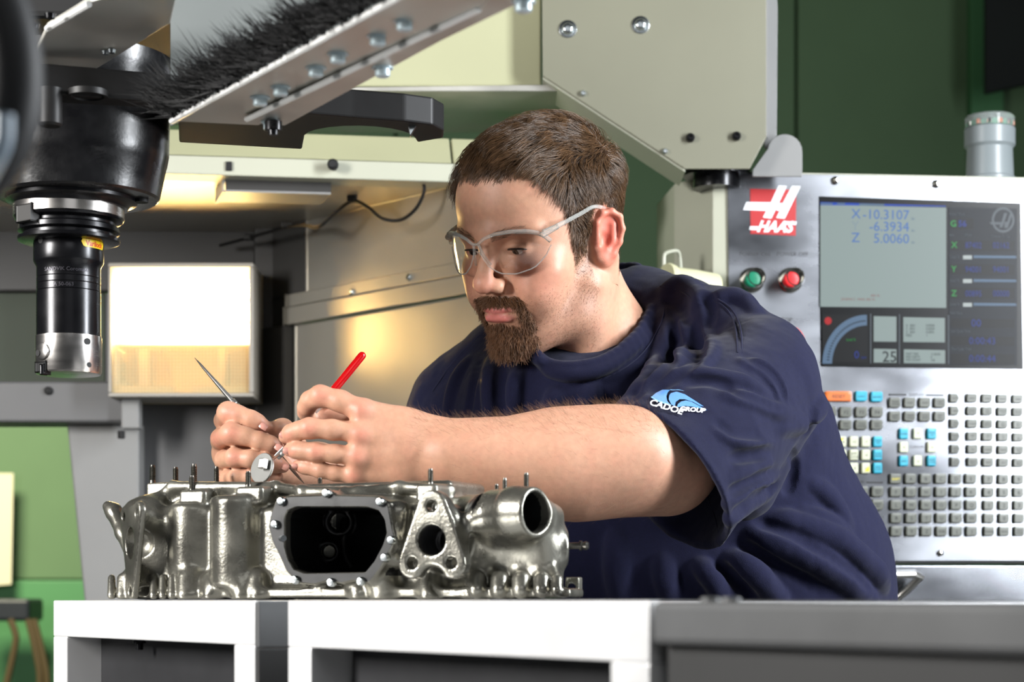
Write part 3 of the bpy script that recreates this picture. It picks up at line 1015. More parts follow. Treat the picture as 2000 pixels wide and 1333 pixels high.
for (bx, by, z_) in ((508, 190, 0), (548, 170, 0), (617, 132, 0), (660, 105, 0), (738, 70, 0), (790, 40, 0), (747, 132, 0.004), (528, 238, 0.004), (1022, 3, 0.004)):
    p = hp(bx, by, ZG - z_)
    MB().lathe(p, (0, 0, -1), [(0, 0.0085), (0.001, 0.0085), (0.001, 0.006), (0.0065, 0.006), (0.0075, 0.0045)], 18).build('bolt', 'bolt_pale', gd)
p = hp(534, 246, ZG - 0.010)
MB().lathe(p, (0, 0, -1), [(-0.004, 0.0075), (0.004, 0.0075), (0.004, 0.0045), (0.008, 0.004)], 12).build('nut', 'black_satin', gd)
# pale vertical sheet behind, bristle strip between
sh = [P(333, -60, 1.80), P(770, -60, 1.80), P(770, 20, 1.80), P(333, 245, 1.80)]
MB().prism(sh, (0, 0.003, 0)).build('backing_sheet', 'pale_plate', gd)
hold = MB()
dirA = (A1 - A0).normalized()
side = Vector((-dirA.y, dirA.x, 0)).normalized()      # to the left of the rail
if side.x > 0: side = -side
hold.prism([A0 + side * 0.000 + Vector((0, 0, 0.004)), A1 + Vector((0, 0, 0.004)), A1 + Vector((0, 0, 0.022)), A0 + Vector((0, 0, 0.022))], side * 0.008, 0.001)
hold.build('bristle_holder', 'black_matt', gd)
rng = random.Random(5)
br = MB()
L_ = (A1 - A0).length
for i in range(2200):
    t_ = rng.random()
    clump = math.sin(t_ * 34) * 0.35 + math.sin(t_ * 83 + 1) * 0.25
    root = A0.lerp(A1, t_) + Vector((0, 0, rng.uniform(0.0, 0.022))) + side * rng.uniform(0.0, 0.008)
    ln = rng.uniform(0.014, 0.038) * (1.0 - 0.35 * t_) * (1.1 + clump * 0.6)
    dv = (side * rng.uniform(0.5, 1.0) + Vector((0, 0, 1)) * (rng.uniform(-0.5, 0.9) + 0.35) - dirA * rng.uniform(-0.1, 0.9)).normalized()
    tip = root + dv * ln
    w_ = 0.0009
    u = dv.orthogonal().normalized() * w_
    u2 = dv.cross(u)
    br.add([root + u, root - u * 0.5 + u2 * 0.87, root - u * 0.5 - u2 * 0.87, tip], [(0, 1, 3), (1, 2, 3), (2, 0, 3)])
o = br.build('bristles', 'black_matt', gd)
o['kind'] = 'stuff'

# blurred black hose close to the lens at the left edge
t = thing('coolant_hose', 'thick black coolant hose close to the lens along the left edge', 'hose', P(20, 150, 0.86))
MB().tube(smooth_line([P(-60, -120, 0.86), P(-8, 0, 0.86), P(22, 110, 0.86), P(18, 230, 0.86), P(-25, 320, 0.86), P(-100, 390, 0.86)], 6), S(62, 0.86), 18).build('tube', 'rubber', t)
MB().tube(smooth_line([P(8, 225, 0.80), P(4, 280, 0.80), P(-30, 350, 0.80)], 6), S(20, 0.80), 16).build('highlight_sleeve', 'hose_highlight', t)  # pale tube put in as the highlight on the black hose

# ---------------------------------------------------------------- the fixture frames under the casting
def line_pt(px):
    """foot of the fixture's front line under column px (it comes nearer towards the right)"""
    inv = (71 + (px - 130) * 0.0443) / 71 / 1.95
    d = 1.0 / inv
    return Vector(((px - 1000) * d / FPX, d, CZ))
u0 = (line_pt(1190) - line_pt(130)).normalized()
nb = Vector((-u0.y, u0.x, 0))
if nb.y < 0: nb = -nb
TH = 0.0355
HB = 0.17
def frame(name, xl, xr, legl, legr, depth, label):
    a, c = line_pt(xl), line_pt(xr)
    t = thing(name, label, 'fixture', Vector(((a.x + c.x) / 2, (a.y + c.y) / 2, CZ - HB)), 'fixture frames under the engine casting')
    zt_ = CZ - 0.0008
    def blk(nm, p, q, z0, z1, d0, d1, m, bev=0.0012):
        ln = (q - p)
        MB().box((p + q) / 2 + nb * ((d0 + d1) / 2) + Vector((0, 0, (z0 + z1) / 2 - CZ)), ln / 2, nb * ((d1 - d0) / 2), Vector((0, 0, (z1 - z0) / 2)), bev).build(nm, m, t)
    blk('top_plate', a, c, zt_ - TH, zt_, 0, depth, 'aluminium')
    blk('leg', a, line_pt(legl), CZ - HB, zt_ - TH - 0.0002, 0, depth, 'aluminium')
    blk('leg', line_pt(legr), c, CZ - HB, zt_ - TH - 0.0002, 0, depth, 'aluminium')
    blk('shade_plate', line_pt(legl), line_pt(legr), CZ - HB, zt_ - TH - 0.0002, 0.035, 0.045, 'tube_shade')  # added dark plate standing in for the shade inside the frame
    return t
fr1 = frame('fixture_frame', 104, 497, 130, 457, 0.30, 'smaller white aluminium frame under the left end of the casting')
fr2 = frame('fixture_frame', 562, 1268, 607, 1192, 0.34, 'wider white aluminium frame under the middle and right of the casting')
a, c = line_pt(498), line_pt(503)
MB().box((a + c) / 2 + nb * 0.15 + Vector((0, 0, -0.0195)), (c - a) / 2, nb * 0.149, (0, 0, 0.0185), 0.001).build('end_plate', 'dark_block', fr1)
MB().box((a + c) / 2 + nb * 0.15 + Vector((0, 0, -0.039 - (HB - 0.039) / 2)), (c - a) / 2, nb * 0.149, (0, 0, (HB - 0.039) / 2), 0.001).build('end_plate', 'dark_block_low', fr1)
for (fr, bx, dd) in ((fr1, 232, 0.02), (fr1, 424, 0.025), (fr1, 437, 0.018)):
    p = line_pt(bx) + nb * dd + Vector((0, 0, -TH - 0.0008))
    MB().lathe(p, (0, 0, -1), [(0, 0.006), (0.004, 0.006), (0.004, 0.0035), (0.010, 0.0035)], 12).build('bolt', 'black_satin', fr)

# dark block in line with the frames, nearest to the lens
a, c = line_pt(1272), line_pt(2350)
t = thing('machine_table_block', 'dark grey block along the bottom edge in front of the man', 'block', Vector(((a.x + c.x) / 2, (a.y + c.y) / 2, CZ - HB)))
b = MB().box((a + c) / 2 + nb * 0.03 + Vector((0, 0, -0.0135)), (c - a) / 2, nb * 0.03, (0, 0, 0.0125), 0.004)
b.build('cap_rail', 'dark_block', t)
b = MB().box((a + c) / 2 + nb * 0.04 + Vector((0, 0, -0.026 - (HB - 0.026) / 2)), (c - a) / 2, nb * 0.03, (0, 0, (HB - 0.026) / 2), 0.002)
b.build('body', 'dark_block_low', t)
for bx in (1305, 1345):
    p = line_pt(bx) + nb * 0.03 + Vector((0, 0, -0.001))
    MB().lathe(p, (0, 0, 1), [(0, 0.006), (0.002, 0.0055), (0.0025, 0.004)], 14).build('bolt', 'dark_block', t)

# machine table that carries it all
t = thing('machine_table', 'cast iron machine table below the fixture frames', 'table', (0.0, 1.55, 0))
tb = MB().box((0.05, 1.62, CZ - HB - 0.04), (0.75, 0, 0), (0, 0.42, 0), (0, 0, 0.03), 0.004)
tb.build('table_bed', 'dark_block', t)
for k in range(5):
    MB().box((0.05, 1.30 + k * 0.15, CZ - HB - 0.005), (0.75, 0, 0), (0, 0.05, 0), (0, 0, 0.0045), 0.001).build('table_strip', 'dark_block', t)
MB().box((0.05, 1.60, (CZ - HB - 0.07) / 2), (0.55, 0, 0), (0, 0.30, 0), (0, 0, (CZ - HB - 0.07) / 2), 0.01).build('saddle', 'grey_paint', t)
# ---------------------------------------------------------------- control console
mat('key_grey', srgb(84, 86, 78), 0.35, spec=0.5)
mat('key_cyan', srgb(22, 150, 176), 0.35)
mat('key_cream', srgb(186, 188, 164), 0.35)
mat('key_orange', srgb(196, 98, 30), 0.35)
mat('ink_black', srgb(22, 22, 24), 0.6)
mat('ink_yellow', srgb(226, 208, 30), 0.6)
mat('logo_red', srgb(160, 12, 16), 0.4)
mat('logo_white', srgb(220, 222, 226), 0.4)
mat('button_green', srgb(10, 116, 84), 0.3)
mat('button_red', srgb(206, 34, 38), 0.3)
mat('chrome', srgb(225, 222, 210), 0.12, 1.0)
mat('bezel', srgb(7, 8, 10), 0.3, spec=0.15)
def screen_mat(name, c, s=1.0):
    mat(name, (0.004, 0.004, 0.004, 1), 0.35, emit=c, estr=s, spec=0.12)
screen_mat('scr_pale', srgb(150, 166, 164), 0.92)
screen_mat('scr_dark', srgb(14, 22, 34), 0.9)
screen_mat('scr_black', srgb(8, 10, 14), 0.8)
screen_mat('scr_blue', srgb(28, 76, 190), 0.9)
screen_mat('scr_text', srgb(74, 118, 190), 0.9)
screen_mat('scr_faint', srgb(142, 160, 168), 0.9)
screen_mat('scr_green', srgb(40, 160, 70), 0.9)
screen_mat('scr_navy', srgb(34, 56, 150), 0.9)
screen_mat('scr_slate', srgb(100, 128, 158), 0.8)
screen_mat('scr_red', srgb(190, 36, 40), 0.9)
screen_mat('scr_brown', srgb(150, 96, 92), 0.9)
screen_mat('scr_ink', srgb(40, 46, 48), 0.9)
screen_mat('scr_white', srgb(190, 200, 200), 0.9)
screen_mat('scr_grey', srgb(112, 122, 130), 0.7)

CO = P(1420, HY, 2.95)
c1 = P(2000, HY, 2.993) - CO
c1.z = 0; c1.normalize()
cn = Vector((c1.y, -c1.x, 0))                 # towards the viewer
cz = Vector((0, 0, 1))
def C(px, py, off=0.0):
    return on_plane(px, py, CO, cn, off)
con = thing('control_console', 'grey machine control console with screen, keypad and steel face right of the man', 'console', C(1760, 1098, -0.1))
def cpoly(name, pts, off, th, m, bev=0.0, par=con):
    return MB().prism([C(a, b, off) for a, b in pts], cn * th, bev).build(name, m, par)
# steel face
cpoly('face_plate', [(1420, 338), (2120, 353), (2120, 1096), (1427, 1098)], -0.003, 0.003, 'steel_brushed', 0.0008)
# housing behind, with a chamfered left edge
z1 = C(1420, 336).z; z0 = C(1425, 1099).z
zv = Vector((0, 0, z1 - z0))
def at_z(v, z): return Vector((v.x, v.y, z))
pA = C(1420, 700, -0.0035); pB = C(1392, 700, -0.012) ; pC = P(1317, 700, 3.045); pD = pC + (-cn) * 0.16; pE = C(2120, 700, -0.2); pF = C(2120, 700, -0.0035)
MB().prism([at_z(q, z0 + 0.002) for q in (pA, pB, pC, pD, pE, pF)], zv, 0.0015).build('housing', 'cream_side', con)
for bx, by in ((1428, 346), (1631, 353), (1828, 360)):
    b = MB().lathe(C(bx, by), cn, [(0, S(8.5, 2.95)), (0.003, S(7.5, 2.95)), (0.006, S(4, 2.95)), (0.0065, 0.0005)], 16).build('dome_screw', 'chrome', con)
MB().lathe(C(1836, 1081), cn, [(0, S(6, 2.95)), (0.003, S(6, 2.95)), (0.004, S(4, 2.95))], 14).build('dome_screw', 'chrome', con)
MB().prism([C(1427, 1098, -0.004), C(2120, 1096, -0.004), C(2120, 1101, -0.004), C(1427, 1101, -0.004)], cn * 0.002).build('joint_shadow_strip', 'black_matt', con)

# logo plate
lg = cpoly('logo_plate', [(1465, 369), (1555, 371), (1554, 461), (1466, 457)], 0.0003, 0.0006, 'logo_red')
def flat(name, pts, off, m, par):
    b = MB()
    b.prism([C(a, c, off) for a, c in pts], cn * 0.0003)
    return b.build(name, m, par)
def zl(x, y): return (1420 + x / 4.763, 340 + y / 4.761)
flat('emblem_bar', [zl(*q) for q in ((180, 262), (408, 265), (480, 108), (556, 112), (412, 415), (334, 405), (366, 343), (150, 335))], 0.0010, 'logo_white', lg)
flat('emblem_bar', [zl(*q) for q in ((480, 272), (520, 272), (604, 112), (684, 114), (536, 416), (458, 408), (490, 346), (455, 338))], 0.0010, 'logo_white', lg)
flat('emblem_stroke', [zl(*q) for q in ((212, 488), (292, 488), (282, 522), (208, 520))], 0.0010, 'logo_white', lg)
flat('emblem_stroke', [zl(*q) for q in ((540, 440), (648, 444), (640, 474), (530, 470))], 0.0010, 'logo_white', lg)
text_mesh('lettering', 'HAAS', S(30, 2.95), C(1512, 444, 0.0011), c1, cz, 'logo_white', lg, width=0.92, shear=0.42, bold=0.0009)

# push buttons
for (bx, by, m, nm) in ((1477, 544, 'button_green', 'POWER ON'), (1552, 544, 'button_red', 'POWER OFF')):
    pb = MB().lathe(C(bx - 9, by + 4), cn, [(0, S(25, 2.9)), (0.003, S(25, 2.9)), (0.003, S(19, 2.9)), (0.034, S(19, 2.9)), (0.036, S(18, 2.9)), (0.036, S(15.5, 2.9)), (0.030, S(15.5, 2.9))], 32).build('push_button', 'chrome', con)
    MB().lathe(C(bx - 9, by + 4, 0.024), cn, [(0, S(15.3, 2.9)), (0.010, S(15, 2.9)), (0.0115, S(13, 2.9)), (0.012, S(8, 2.9))], 28).build('cap', m, pb)
    text_mesh('lettering', nm, S(11.5, 2.95), C(bx - 4 + (1 if nm.endswith('N') else 0), 497), c1, cz, 'ink_black', con)
text_mesh('lettering', 'EMERGENCY STOP', S(11.5, 2.95), C(1500, 625), c1, cz, 'ink_black', con)
pb = MB().lathe(C(1531, 674), cn, [(0, 0.014), (0.018, 0.014), (0.02, 0.024), (0.032, 0.024), (0.037, 0.019), (0.038, 0.008)], 32).build('stop_button', 'button_red', con)

# ---- screen
sb = cpoly('screen', [(1600, 384), (1993, 397), (1998, 722), (1604, 716)], 0.0002, 0.002, 'bezel', 0.0006)
def sp_(x, y):   # coordinates of the 1481 x 1333 crop of the screen -> photograph pixels
    return (1600 + x / 3.7025, 370 + y / 3.7025)
def rect(name, x0, y0, x1, y1, m, off=0.0026, sk=0.016):
    pts = [sp_(x0, y0), sp_(x1, y0 + (x1 - x0) * sk * 1.4), sp_(x1, y1 + (x1 - x0) * sk * 0.6), sp_(x0, y1)]
    return flat(name, pts, off, m, sb)
def stext(body, size, x, y, m, align='LEFT', w=1.0, bold=0.0):
    px, py = sp_(x, y)
    return text_mesh('lettering', body, S(size / 3.7025, 2.97), C(px, py, 0.0034), c1, cz, m, sb, align, w, 0.0, bold)
rect('display_window', 8, 112, 918, 850, 'scr_pale')
rect('title_bar', 8, 92, 915, 114, 'scr_blue', 0.0028, 0.022)
rect('title_mark', 10, 98, 96, 110, 'scr_slate', 0.0033); rect('title_mark', 130, 98, 186, 110, 'scr_slate', 0.0033); rect('title_mark', 290, 102, 470, 118, 'scr_slate', 0.0033)
for (yy, lab, num, mm) in ((186, 'X', '-10.3107', 'scr_text'), (272, 'Y', '-6.3934', 'scr_faint'), (358, 'Z', '5.0060', 'scr_text')):
    stext(lab, 98, 232, yy - 6, mm)
    stext(num, 98, 652, yy + 4, 'scr_text', 'RIGHT')
    stext('in', 34, 690, yy + 26, 'scr_slate', 'RIGHT')
stext('JOGGING Z   HAND .0001 IN', 26, 158, 795, 'scr_brown', w=0.75)
stext('.0001 IN', 26, 370, 770, 'scr_brown', w=0.75)
# side column
rect('side_column', 936, 130, 1430, 1270, 'scr_dark', 0.0026, 0.012)
for (y0, y1) in ((208, 290), (370, 445), (540, 618), (708, 790), (935, 1000), (1062, 1130), (1190, 1262)):
    rect('readout_field', 950, y0, 1412 if y0 > 300 else 1115, y1, 'scr_black', 0.0029, 0.010)
for (yy, lab, a_, b2) in ((400, 'X', '87402', '02162'), (575, 'Y', '94001', '94001'), (750, 'Z', '00895', '00000')):
    stext(lab, 62, 955, yy + 4, 'scr_green', bold=0.0002)
    stext(a_, 62, 1055, yy + 6, 'scr_navy', w=0.8); stext(b2, 62, 1255, yy + 6, 'scr_navy', w=0.8)
for yy in (486, 658, 830):
    stext('Load %', 30, 945, yy + 2, 'scr_grey', w=0.8)
    rect('load_mark', 1040, yy - 8, 1104, yy + 20, 'scr_white', 0.0030, 0.0); rect('load_bar', 1116, yy - 8, 1424, yy + 12, 'scr_slate', 0.0030, 0.010)
stext('Active Work', 28, 938, 180, 'scr_grey', w=0.8)
stext('G', 62, 948, 250, 'scr_green', bold=0.0003); stext('56', 62, 1005, 250, 'scr_navy', bold=0.0003)
stext('Axis', 28, 936, 330, 'scr_grey', w=0.8); stext('Work', 28, 1048, 332, 'scr_grey', w=0.8); stext('Distance To Go', 26, 1245, 340, 'scr_grey', w=0.8)
stext('Feed Rate', 28, 945, 895, 'scr_grey', w=0.8); stext('00', 76, 1098, 970, 'scr_navy')
stext('Last Cycle Time', 28, 950, 1026, 'scr_grey', w=0.8); stext('0:00:43', 72, 1082, 1098, 'scr_navy', w=0.95)
stext('This Cycle Time', 28, 955, 1156, 'scr_grey', w=0.8); stext('0:00:44', 72, 1082, 1226, 'scr_navy', w=0.95)
# round emblem
b = MB()
cx_, cy_ = 1330, 222
ring_o = [sp_(cx_ + 82 * math.cos(a * math.pi / 18), cy_ + 92 * math.sin(a * math.pi / 18)) for a in range(36)]
ring_i = [sp_(cx_ + 66 * math.cos(a * math.pi / 18), cy_ + 75 * math.sin(a * math.pi / 18)) for a in range(36)]
v = [C(a, c, 0.0031) for a, c in ring_o] + [C(a, c, 0.0031) for a, c in ring_i]
b.add(v, [(i, (i + 1) % 36, 36 + (i + 1) % 36, 36 + i) for i in range(36)])
b.build('emblem_ring', 'scr_grey', sb)
flat('emblem_bar', [sp_(*q) for q in ((1232, 238), (1318, 238), (1336, 172), (1360, 172), (1324, 276), (1300, 276), (1308, 256), (1240, 254))], 0.0031, 'scr_grey', sb)
flat('emblem_bar', [sp_(*q) for q in ((1340, 236), (1360, 236), (1376, 178), (1398, 178), (1362, 280), (1338, 280))], 0.0031, 'scr_grey', sb)
# spindle gauge
rect('gauge_panel', 20, 905, 345, 1252, 'scr_black', 0.0027, 0.010)
def arc(r0, r1, off, m, name, a0=90, a1=180, cx_=345, cy_=1262, sx=1.0):
    n = 18
    v = []
    for i in range(n + 1):
        a = math.radians(a0 + (a1 - a0) * i / n)
        for r in (r0, r1):
            v.append(C(*sp_(cx_ + r * sx * math.cos(a), cy_ - r * 1.1 * math.sin(a)), off))
    b = MB().add(v, [(2 * i, 2 * i + 1, 2 * i + 3, 2 * i + 2) for i in range(n)])
    return b.build(name, m, sb)
arc(252, 322, 0.0033, 'scr_slate', 'gauge_arc')
for i in range(22):
    a = math.radians(94 + i * 3.85)
    p = sp_(345 + 282 * math.cos(a), 1262 - 282 * 1.1 * math.sin(a))
    flat('gauge_tick', [(p[0] - 2.2, p[1] - 1.0), (p[0] + 2.2, p[1] - 1.0), (p[0] + 2.2, p[1] + 1.0), (p[0] - 2.2, p[1] + 1.0)], 0.0035, 'scr_black', sb)
flat('gauge_lamp', [sp_(64 + 26 * math.cos(a * math.pi / 8), 952 + 28 * math.sin(a * math.pi / 8)) for a in range(16)], 0.0031, 'scr_red', sb)
stext('Load %', 26, 196, 1088, 'scr_green', w=0.9); stext('0', 76, 252, 1200, 'scr_navy'); stext('rpm', 26, 300, 1216, 'scr_navy')
rect('info_box', 394, 918, 558, 1102, 'scr_pale'); rect('info_box', 394, 1154, 558, 1254, 'scr_pale')
rect('info_box', 608, 925, 908, 1105, 'scr_pale'); rect('info_box', 612, 1158, 910, 1258, 'scr_pale')
stext('25', 110, 455, 1215, 'scr_ink', bold=0.0002)
for k, (s1_, s2_) in enumerate((('X  .0001', '0.0000'), ('Y  .0001', '0.0000'), ('Z  .0001', '0.0001'), ('FEED', '1'))):
    stext(s1_, 26, 626, 986 + 24 * k, 'scr_ink', w=0.8); stext(s2_, 26, 772, 986 + 24 * k, 'scr_ink', w=0.9)
for k, (s1_, s2_) in enumerate((('PART TIME', '11:00:00'), ('PREV PARTS', '0'), ('M30 COUNT', '100'))):
    stext(s1_, 26, 626, 1192 + 22 * k, 'scr_ink', w=0.75); stext(s2_, 26, 806, 1194 + 22 * k, 'scr_ink', w=0.8)
for (xx, y0, y1) in ((368, 900, 1260), (575, 905, 1262), (930, 910, 1265)):
    rect('divider', xx, y0, xx + 8, y1, 'scr_grey', 0.0029, 0.0)

# ---- keypad
KEYS = {}
def key_mesh(kind, w, h, cutc, m):
    kk = (kind, w, h, cutc, m)
    if kk in KEYS: return KEYS[kk]
    W, H = S(w, 2.96) / 2, S(h, 2.96) / 2
    c = cutc * W
    def outline(sx, sz, dz):
        if kind == 'arrow':
            return [(-W * sx, -H * sz + dz), (W * 0.55 * sx, -H * sz + dz), (W * sx, dz), (W * 0.55 * sx, H * sz + dz), (-W * sx, H * sz + dz)]
        return [(-W * sx + 0.15 * W, -H * sz + dz), (W * sx - c, -H * sz + dz), (W * sx, -H * sz + c + dz), (W * sx, H * sz - 0.2 * H + dz), (W * sx - 0.15 * W, H * sz + dz), (-W * sx + 0.15 * W, H * sz + dz), (-W * sx, H * sz - 0.2 * H + dz), (-W * sx, -H * sz + 0.2 * H + dz)]
    rings = [(1.0, 1.0, 0, 0.0), (1.0, 1.0, 0, 0.0035), (0.96, 0.94, 0, 0.0055), (0.84, 0.72, -0.10 * H, 0.0062)]
    v = []; f = []
    for (sx, sz, dz, o_) in rings:
        for (a, c_) in outline(sx, sz, dz):
            v.append(c1 * a + cz * c_ + cn * o_)
    n = len(outline(1, 1, 0))
    for r in range(len(rings) - 1):
        for i in range(n):
            f.append((r * n + i, r * n + (i + 1) % n, (r + 1) * n + (i + 1) % n, (r + 1) * n + i))
    f.append(tuple((len(rings) - 1) * n + i for i in range(n)))
    me = mesh_py('key', v, f)
    bm = bmesh.new(); bm.from_mesh(me); bmesh.ops.recalc_face_normals(bm, faces=bm.faces[:]); bm.to_mesh(me); bm.free()
    me.materials.append(MATS[m])
    KEYS[kk] = me
    return me
def key(px, py, w=22, h=20, m='key_grey', txt=None, ts=8.0, ink='ink_black', kind='box', cutc=0.32, corner=None, w_=1.0):
    o = bpy.data.objects.new('key', key_mesh(kind, w, h, cutc, m))
    COL.objects.link(o)
    p = C(px, py)
    o.parent = con
    o.location = p - world_loc(con)
    if txt:
        text_mesh('legend', txt, S(ts, 2.96), p + cn * 0.0063 - cz * 0.0008, c1, cz, ink, o, width=w_)
    if corner:
        sx, sz = corner
        W, H = S(w, 2.96) * 0.36, S(h, 2.96) * 0.33
        MB().prism([p + c1 * (sx * W) + cz * (sz * H) + cn * 0.0063, p - c1 * (sx * W * 0.6) + cz * (sz * H) + cn * 0.0063, p + c1 * (sx * W) - cz * (sz * H * 0.6) + cn * 0.0063], cn * 0.0002).build('legend_patch', 'ink_yellow', o)
    return o
key(1636, 775, 53, 20, 'key_orange', 'RESET', 10, cutc=0.08)
key(1681, 775, 23, 20, 'key_cyan', 'POWER UP', 4, w_=0.8); key(1711, 776, 23, 20, 'key_cyan', 'RECOVER', 5, w_=0.8)
row2 = ('F1', 'F2', 'F3', 'F4'); row3 = ('TOOL\nOFSET', 'NEXT\nTOOL', 'TOOL\nRELEASE', 'PART\nZERO')
for k in range(4):
    key(1620.5 + k * 30.2, 806, 23, 21, 'key_grey', row2[k], 10)
    key(1620.5 + k * 30.2, 830.5, 23, 20, 'key_grey', row3[k], 5, w_=0.9)
jog = [['CHIP\nFWD', '+A', '+Z', '-Y', 'CLNT\nUP'], ['CHIP\nSTOP', '+X', 'JOG\nLOCK', '-X', 'CLNT\nDOWN'], ['CHIP\nREV', '+Y', '-Z', '-A', 'AUX\nCLNT']]
for r in range(3):
    for k in range(5):
        cy2 = k in (0, 4)
        cor = (-1, 1) if (r, k) == (0, 1) else ((1, -1) if (r, k) == (2, 3) else None)
        key(1620 + k * 23.2, 863.5 + r * 25.8, 17, 21, 'key_cyan' if cy2 else 'key_cream', jog[r][k], 5 if cy2 else 7, corner=cor, cutc=0.2)
ov = [['-10\nFEED', '100%\nFEED', '+10\nFEED', 'HAND\nFEED'], ['-10\nSPIN', '100%\nSPIN', '+10\nSPIN', 'HAND\nSPIN'], ['CW', 'STOP', 'CCW', None], ['5%\nRAPID', '25%\nRAPID', '50%\nRAPID', '100%\nRAPID']]
for r in range(4):
    for k in range(4):
        if ov[r][k]:
            key(1621.5 + k * 30.3, 961 + r * 25.8, 23.5, 21, 'key_grey', ov[r][k], 5, w_=0.9)
text_mesh('lettering', 'SPINDLE', S(7, 2.96), C(1714, 1011), c1, cz, 'ink_black', con)
disp = ('PRGRM\nCONVRS', 'POSIT', 'OFFSET', 'CURNT\nCOMDS', 'ALARM\nMESGS', 'PARAM\nDGNOS', 'SETNG\nGRAPH', 'HELP\nCALC')
for k in range(8):
    key(1746 + (k % 4) * 29.2, 787.5 + (k // 4) * 26.8, 22.5, 20, 'key_grey', disp[k], 5, w_=0.85)
def bar(x0, x1, y, m='ink_black'):
    flat('rule', [(x0, y - 1.8), (x1, y - 1.4), (x1, y + 1.8), (x0, y + 1.4)], 0.0002, m, con)
bar(1735, 1770, 771.5); bar(1809, 1843, 772.5)
text_mesh('lettering', 'DISPLAY', S(8, 2.96), C(1790, 772), c1, cz, 'ink_black', con)
bar(1612, 1643, 943); bar(1692, 1724, 943)
text_mesh('lettering', 'OVERRIDES', S(8, 2.96), C(1668, 943), c1, cz, 'ink_black', con)
cur = {(0, 0): ('key_cyan', 'HOME'), (0, 1): ('key_cream', '^'), (0, 2): ('key_cyan', 'PAGE\nUP'), (1, 0): ('key_cream', '<'), (1, 2): ('key_cream', '>'), (2, 0): ('key_cyan', 'END'), (2, 1): ('key_cream', 'v'), (2, 2): ('key_cyan', 'PAGE\nDOWN')}
for (r, k), (m, tx) in cur.items():
    key(1763.5 + k * 27.2, 848 + r * 26.5, 17, 21, m, tx, 5 if m == 'key_cyan' else 10, cutc=0.2)
text_mesh('lettering', 'CURSOR', S(7.5, 2.96), C(1790, 874), c1, cz, 'ink_black', con)
modes = [('EDIT', 'INSERT', 'ALTER', 'DELETE', 'UNDO'), ('MEM', 'SINGLE\nBLOCK', 'DRY\nRUN', 'OPTION\nSTOP', 'BLOCK\nDELETE'), ('MDI\nDNC', 'COOLNT', 'ORIENT\nSPINDLE', 'ATC\nFWD', 'ATC\nREV'), ('HAND\nJOG', '.0001\n.1', '.001\n1.', '.01\n10.', '.1\n100.'), ('ZERO\nRET', 'ALL', 'ORIGIN', 'SINGLE', 'HOME\nG28'), ('LIST\nPROG', 'SELECT\nPROG', 'SEND', 'RECV', 'ERASE\nPROG')]
for r in range(6):
    key(1862.5 + r * 0.4, 778.5 + r * 24.9, 18.5, 17.5, 'key_grey', modes[r][0], 5, kind='arrow')
    for k in range(4):
        key(1896 + k * 29.8 + r * 0.35, 778.5 + r * 24.9 + k * 0.6, 21, 17.5, 'key_grey', modes[r][k + 1], 4.5, w_=0.9)
abc = [['SHIFT', 'A', 'B', 'C', 'D', 'E'], ['F', 'G', 'H', 'I', 'J', 'K'], ['L', 'M', 'N', 'O', 'P', 'Q'], ['R', 'S', 'T', 'U', 'V', 'W'], ['X', 'Y', 'Z', 'EOB', '(', ')']]
for r in range(5):
    for k in range(6):
        tx = abc[r][k]
        key(1747.5 + k * 29.3 + r * 0.4, 936 + r * 25.6, 22.5, 20, 'key_grey', tx, 10 if len(tx) == 1 else 6.5, 'ink_yellow' if tx == 'SHIFT' else 'ink_black')
num = [['7', '8', '9'], ['4', '5', '6'], ['1', '2', '3'], ['-', '0', '.'], ['CANCEL', 'SPACE', 'WRITE\nENTER']]
for r in range(5):
    for k in range(3):
        o = key(1928 + k * 29.4 + r * 0.4, 937 + r * 25.4, 21, 19.5, 'key_grey', num[r][k], 11 if r < 4 else 5, w_=1.0 if r < 4 else 0.9)

# ---- lower cabinet under the console, with a pull handle
lc = thing('console_cabinet', 'brushed steel cabinet front with a pull handle below the control console', 'cabinet', C(1760, 1300, -0.1).xy.to_3d())
zc0 = C(1700, 1101).z - 0.003
fA, fB = C(1330, 1105, -0.002), C(2120, 1105, -0.002)
fA.z = fB.z = 0
MB().prism([fA, fB, fB - cn * 0.02, fA - cn * 0.02], (0, 0, zc0), 0.002).build('front_panel', 'steel_brushed', lc)
MB().prism([fA - cn * 0.021, fB - cn * 0.021, fB - cn * 0.3, fA - cn * 0.3], (0, 0, zc0 - 0.002), 0.003).build('body', 'cream_side', lc)
hpts = [C(1640, 1122, 0.0), C(1655, 1122, 0.028), C(1720, 1124, 0.032), C(1776, 1124, 0.032), C(1800, 1128, 0.026), C(1775, 1150, 0.012), C(1745, 1172, 0.0)]
hm = MB()
path = [C(1655, 1122, 0.0), C(1655, 1122, 0.03), C(1700, 1123, 0.034), C(1786, 1122, 0.034), C(1798, 1127, 0.030), C(1775, 1150, 0.014), C(1752, 1170, 0.002), C(1745, 1176, 0.0)]
hm.tube(path, [S(8, 2.95)] * len(path), 12)
hm.build('pull_handle', 'steel', lc)

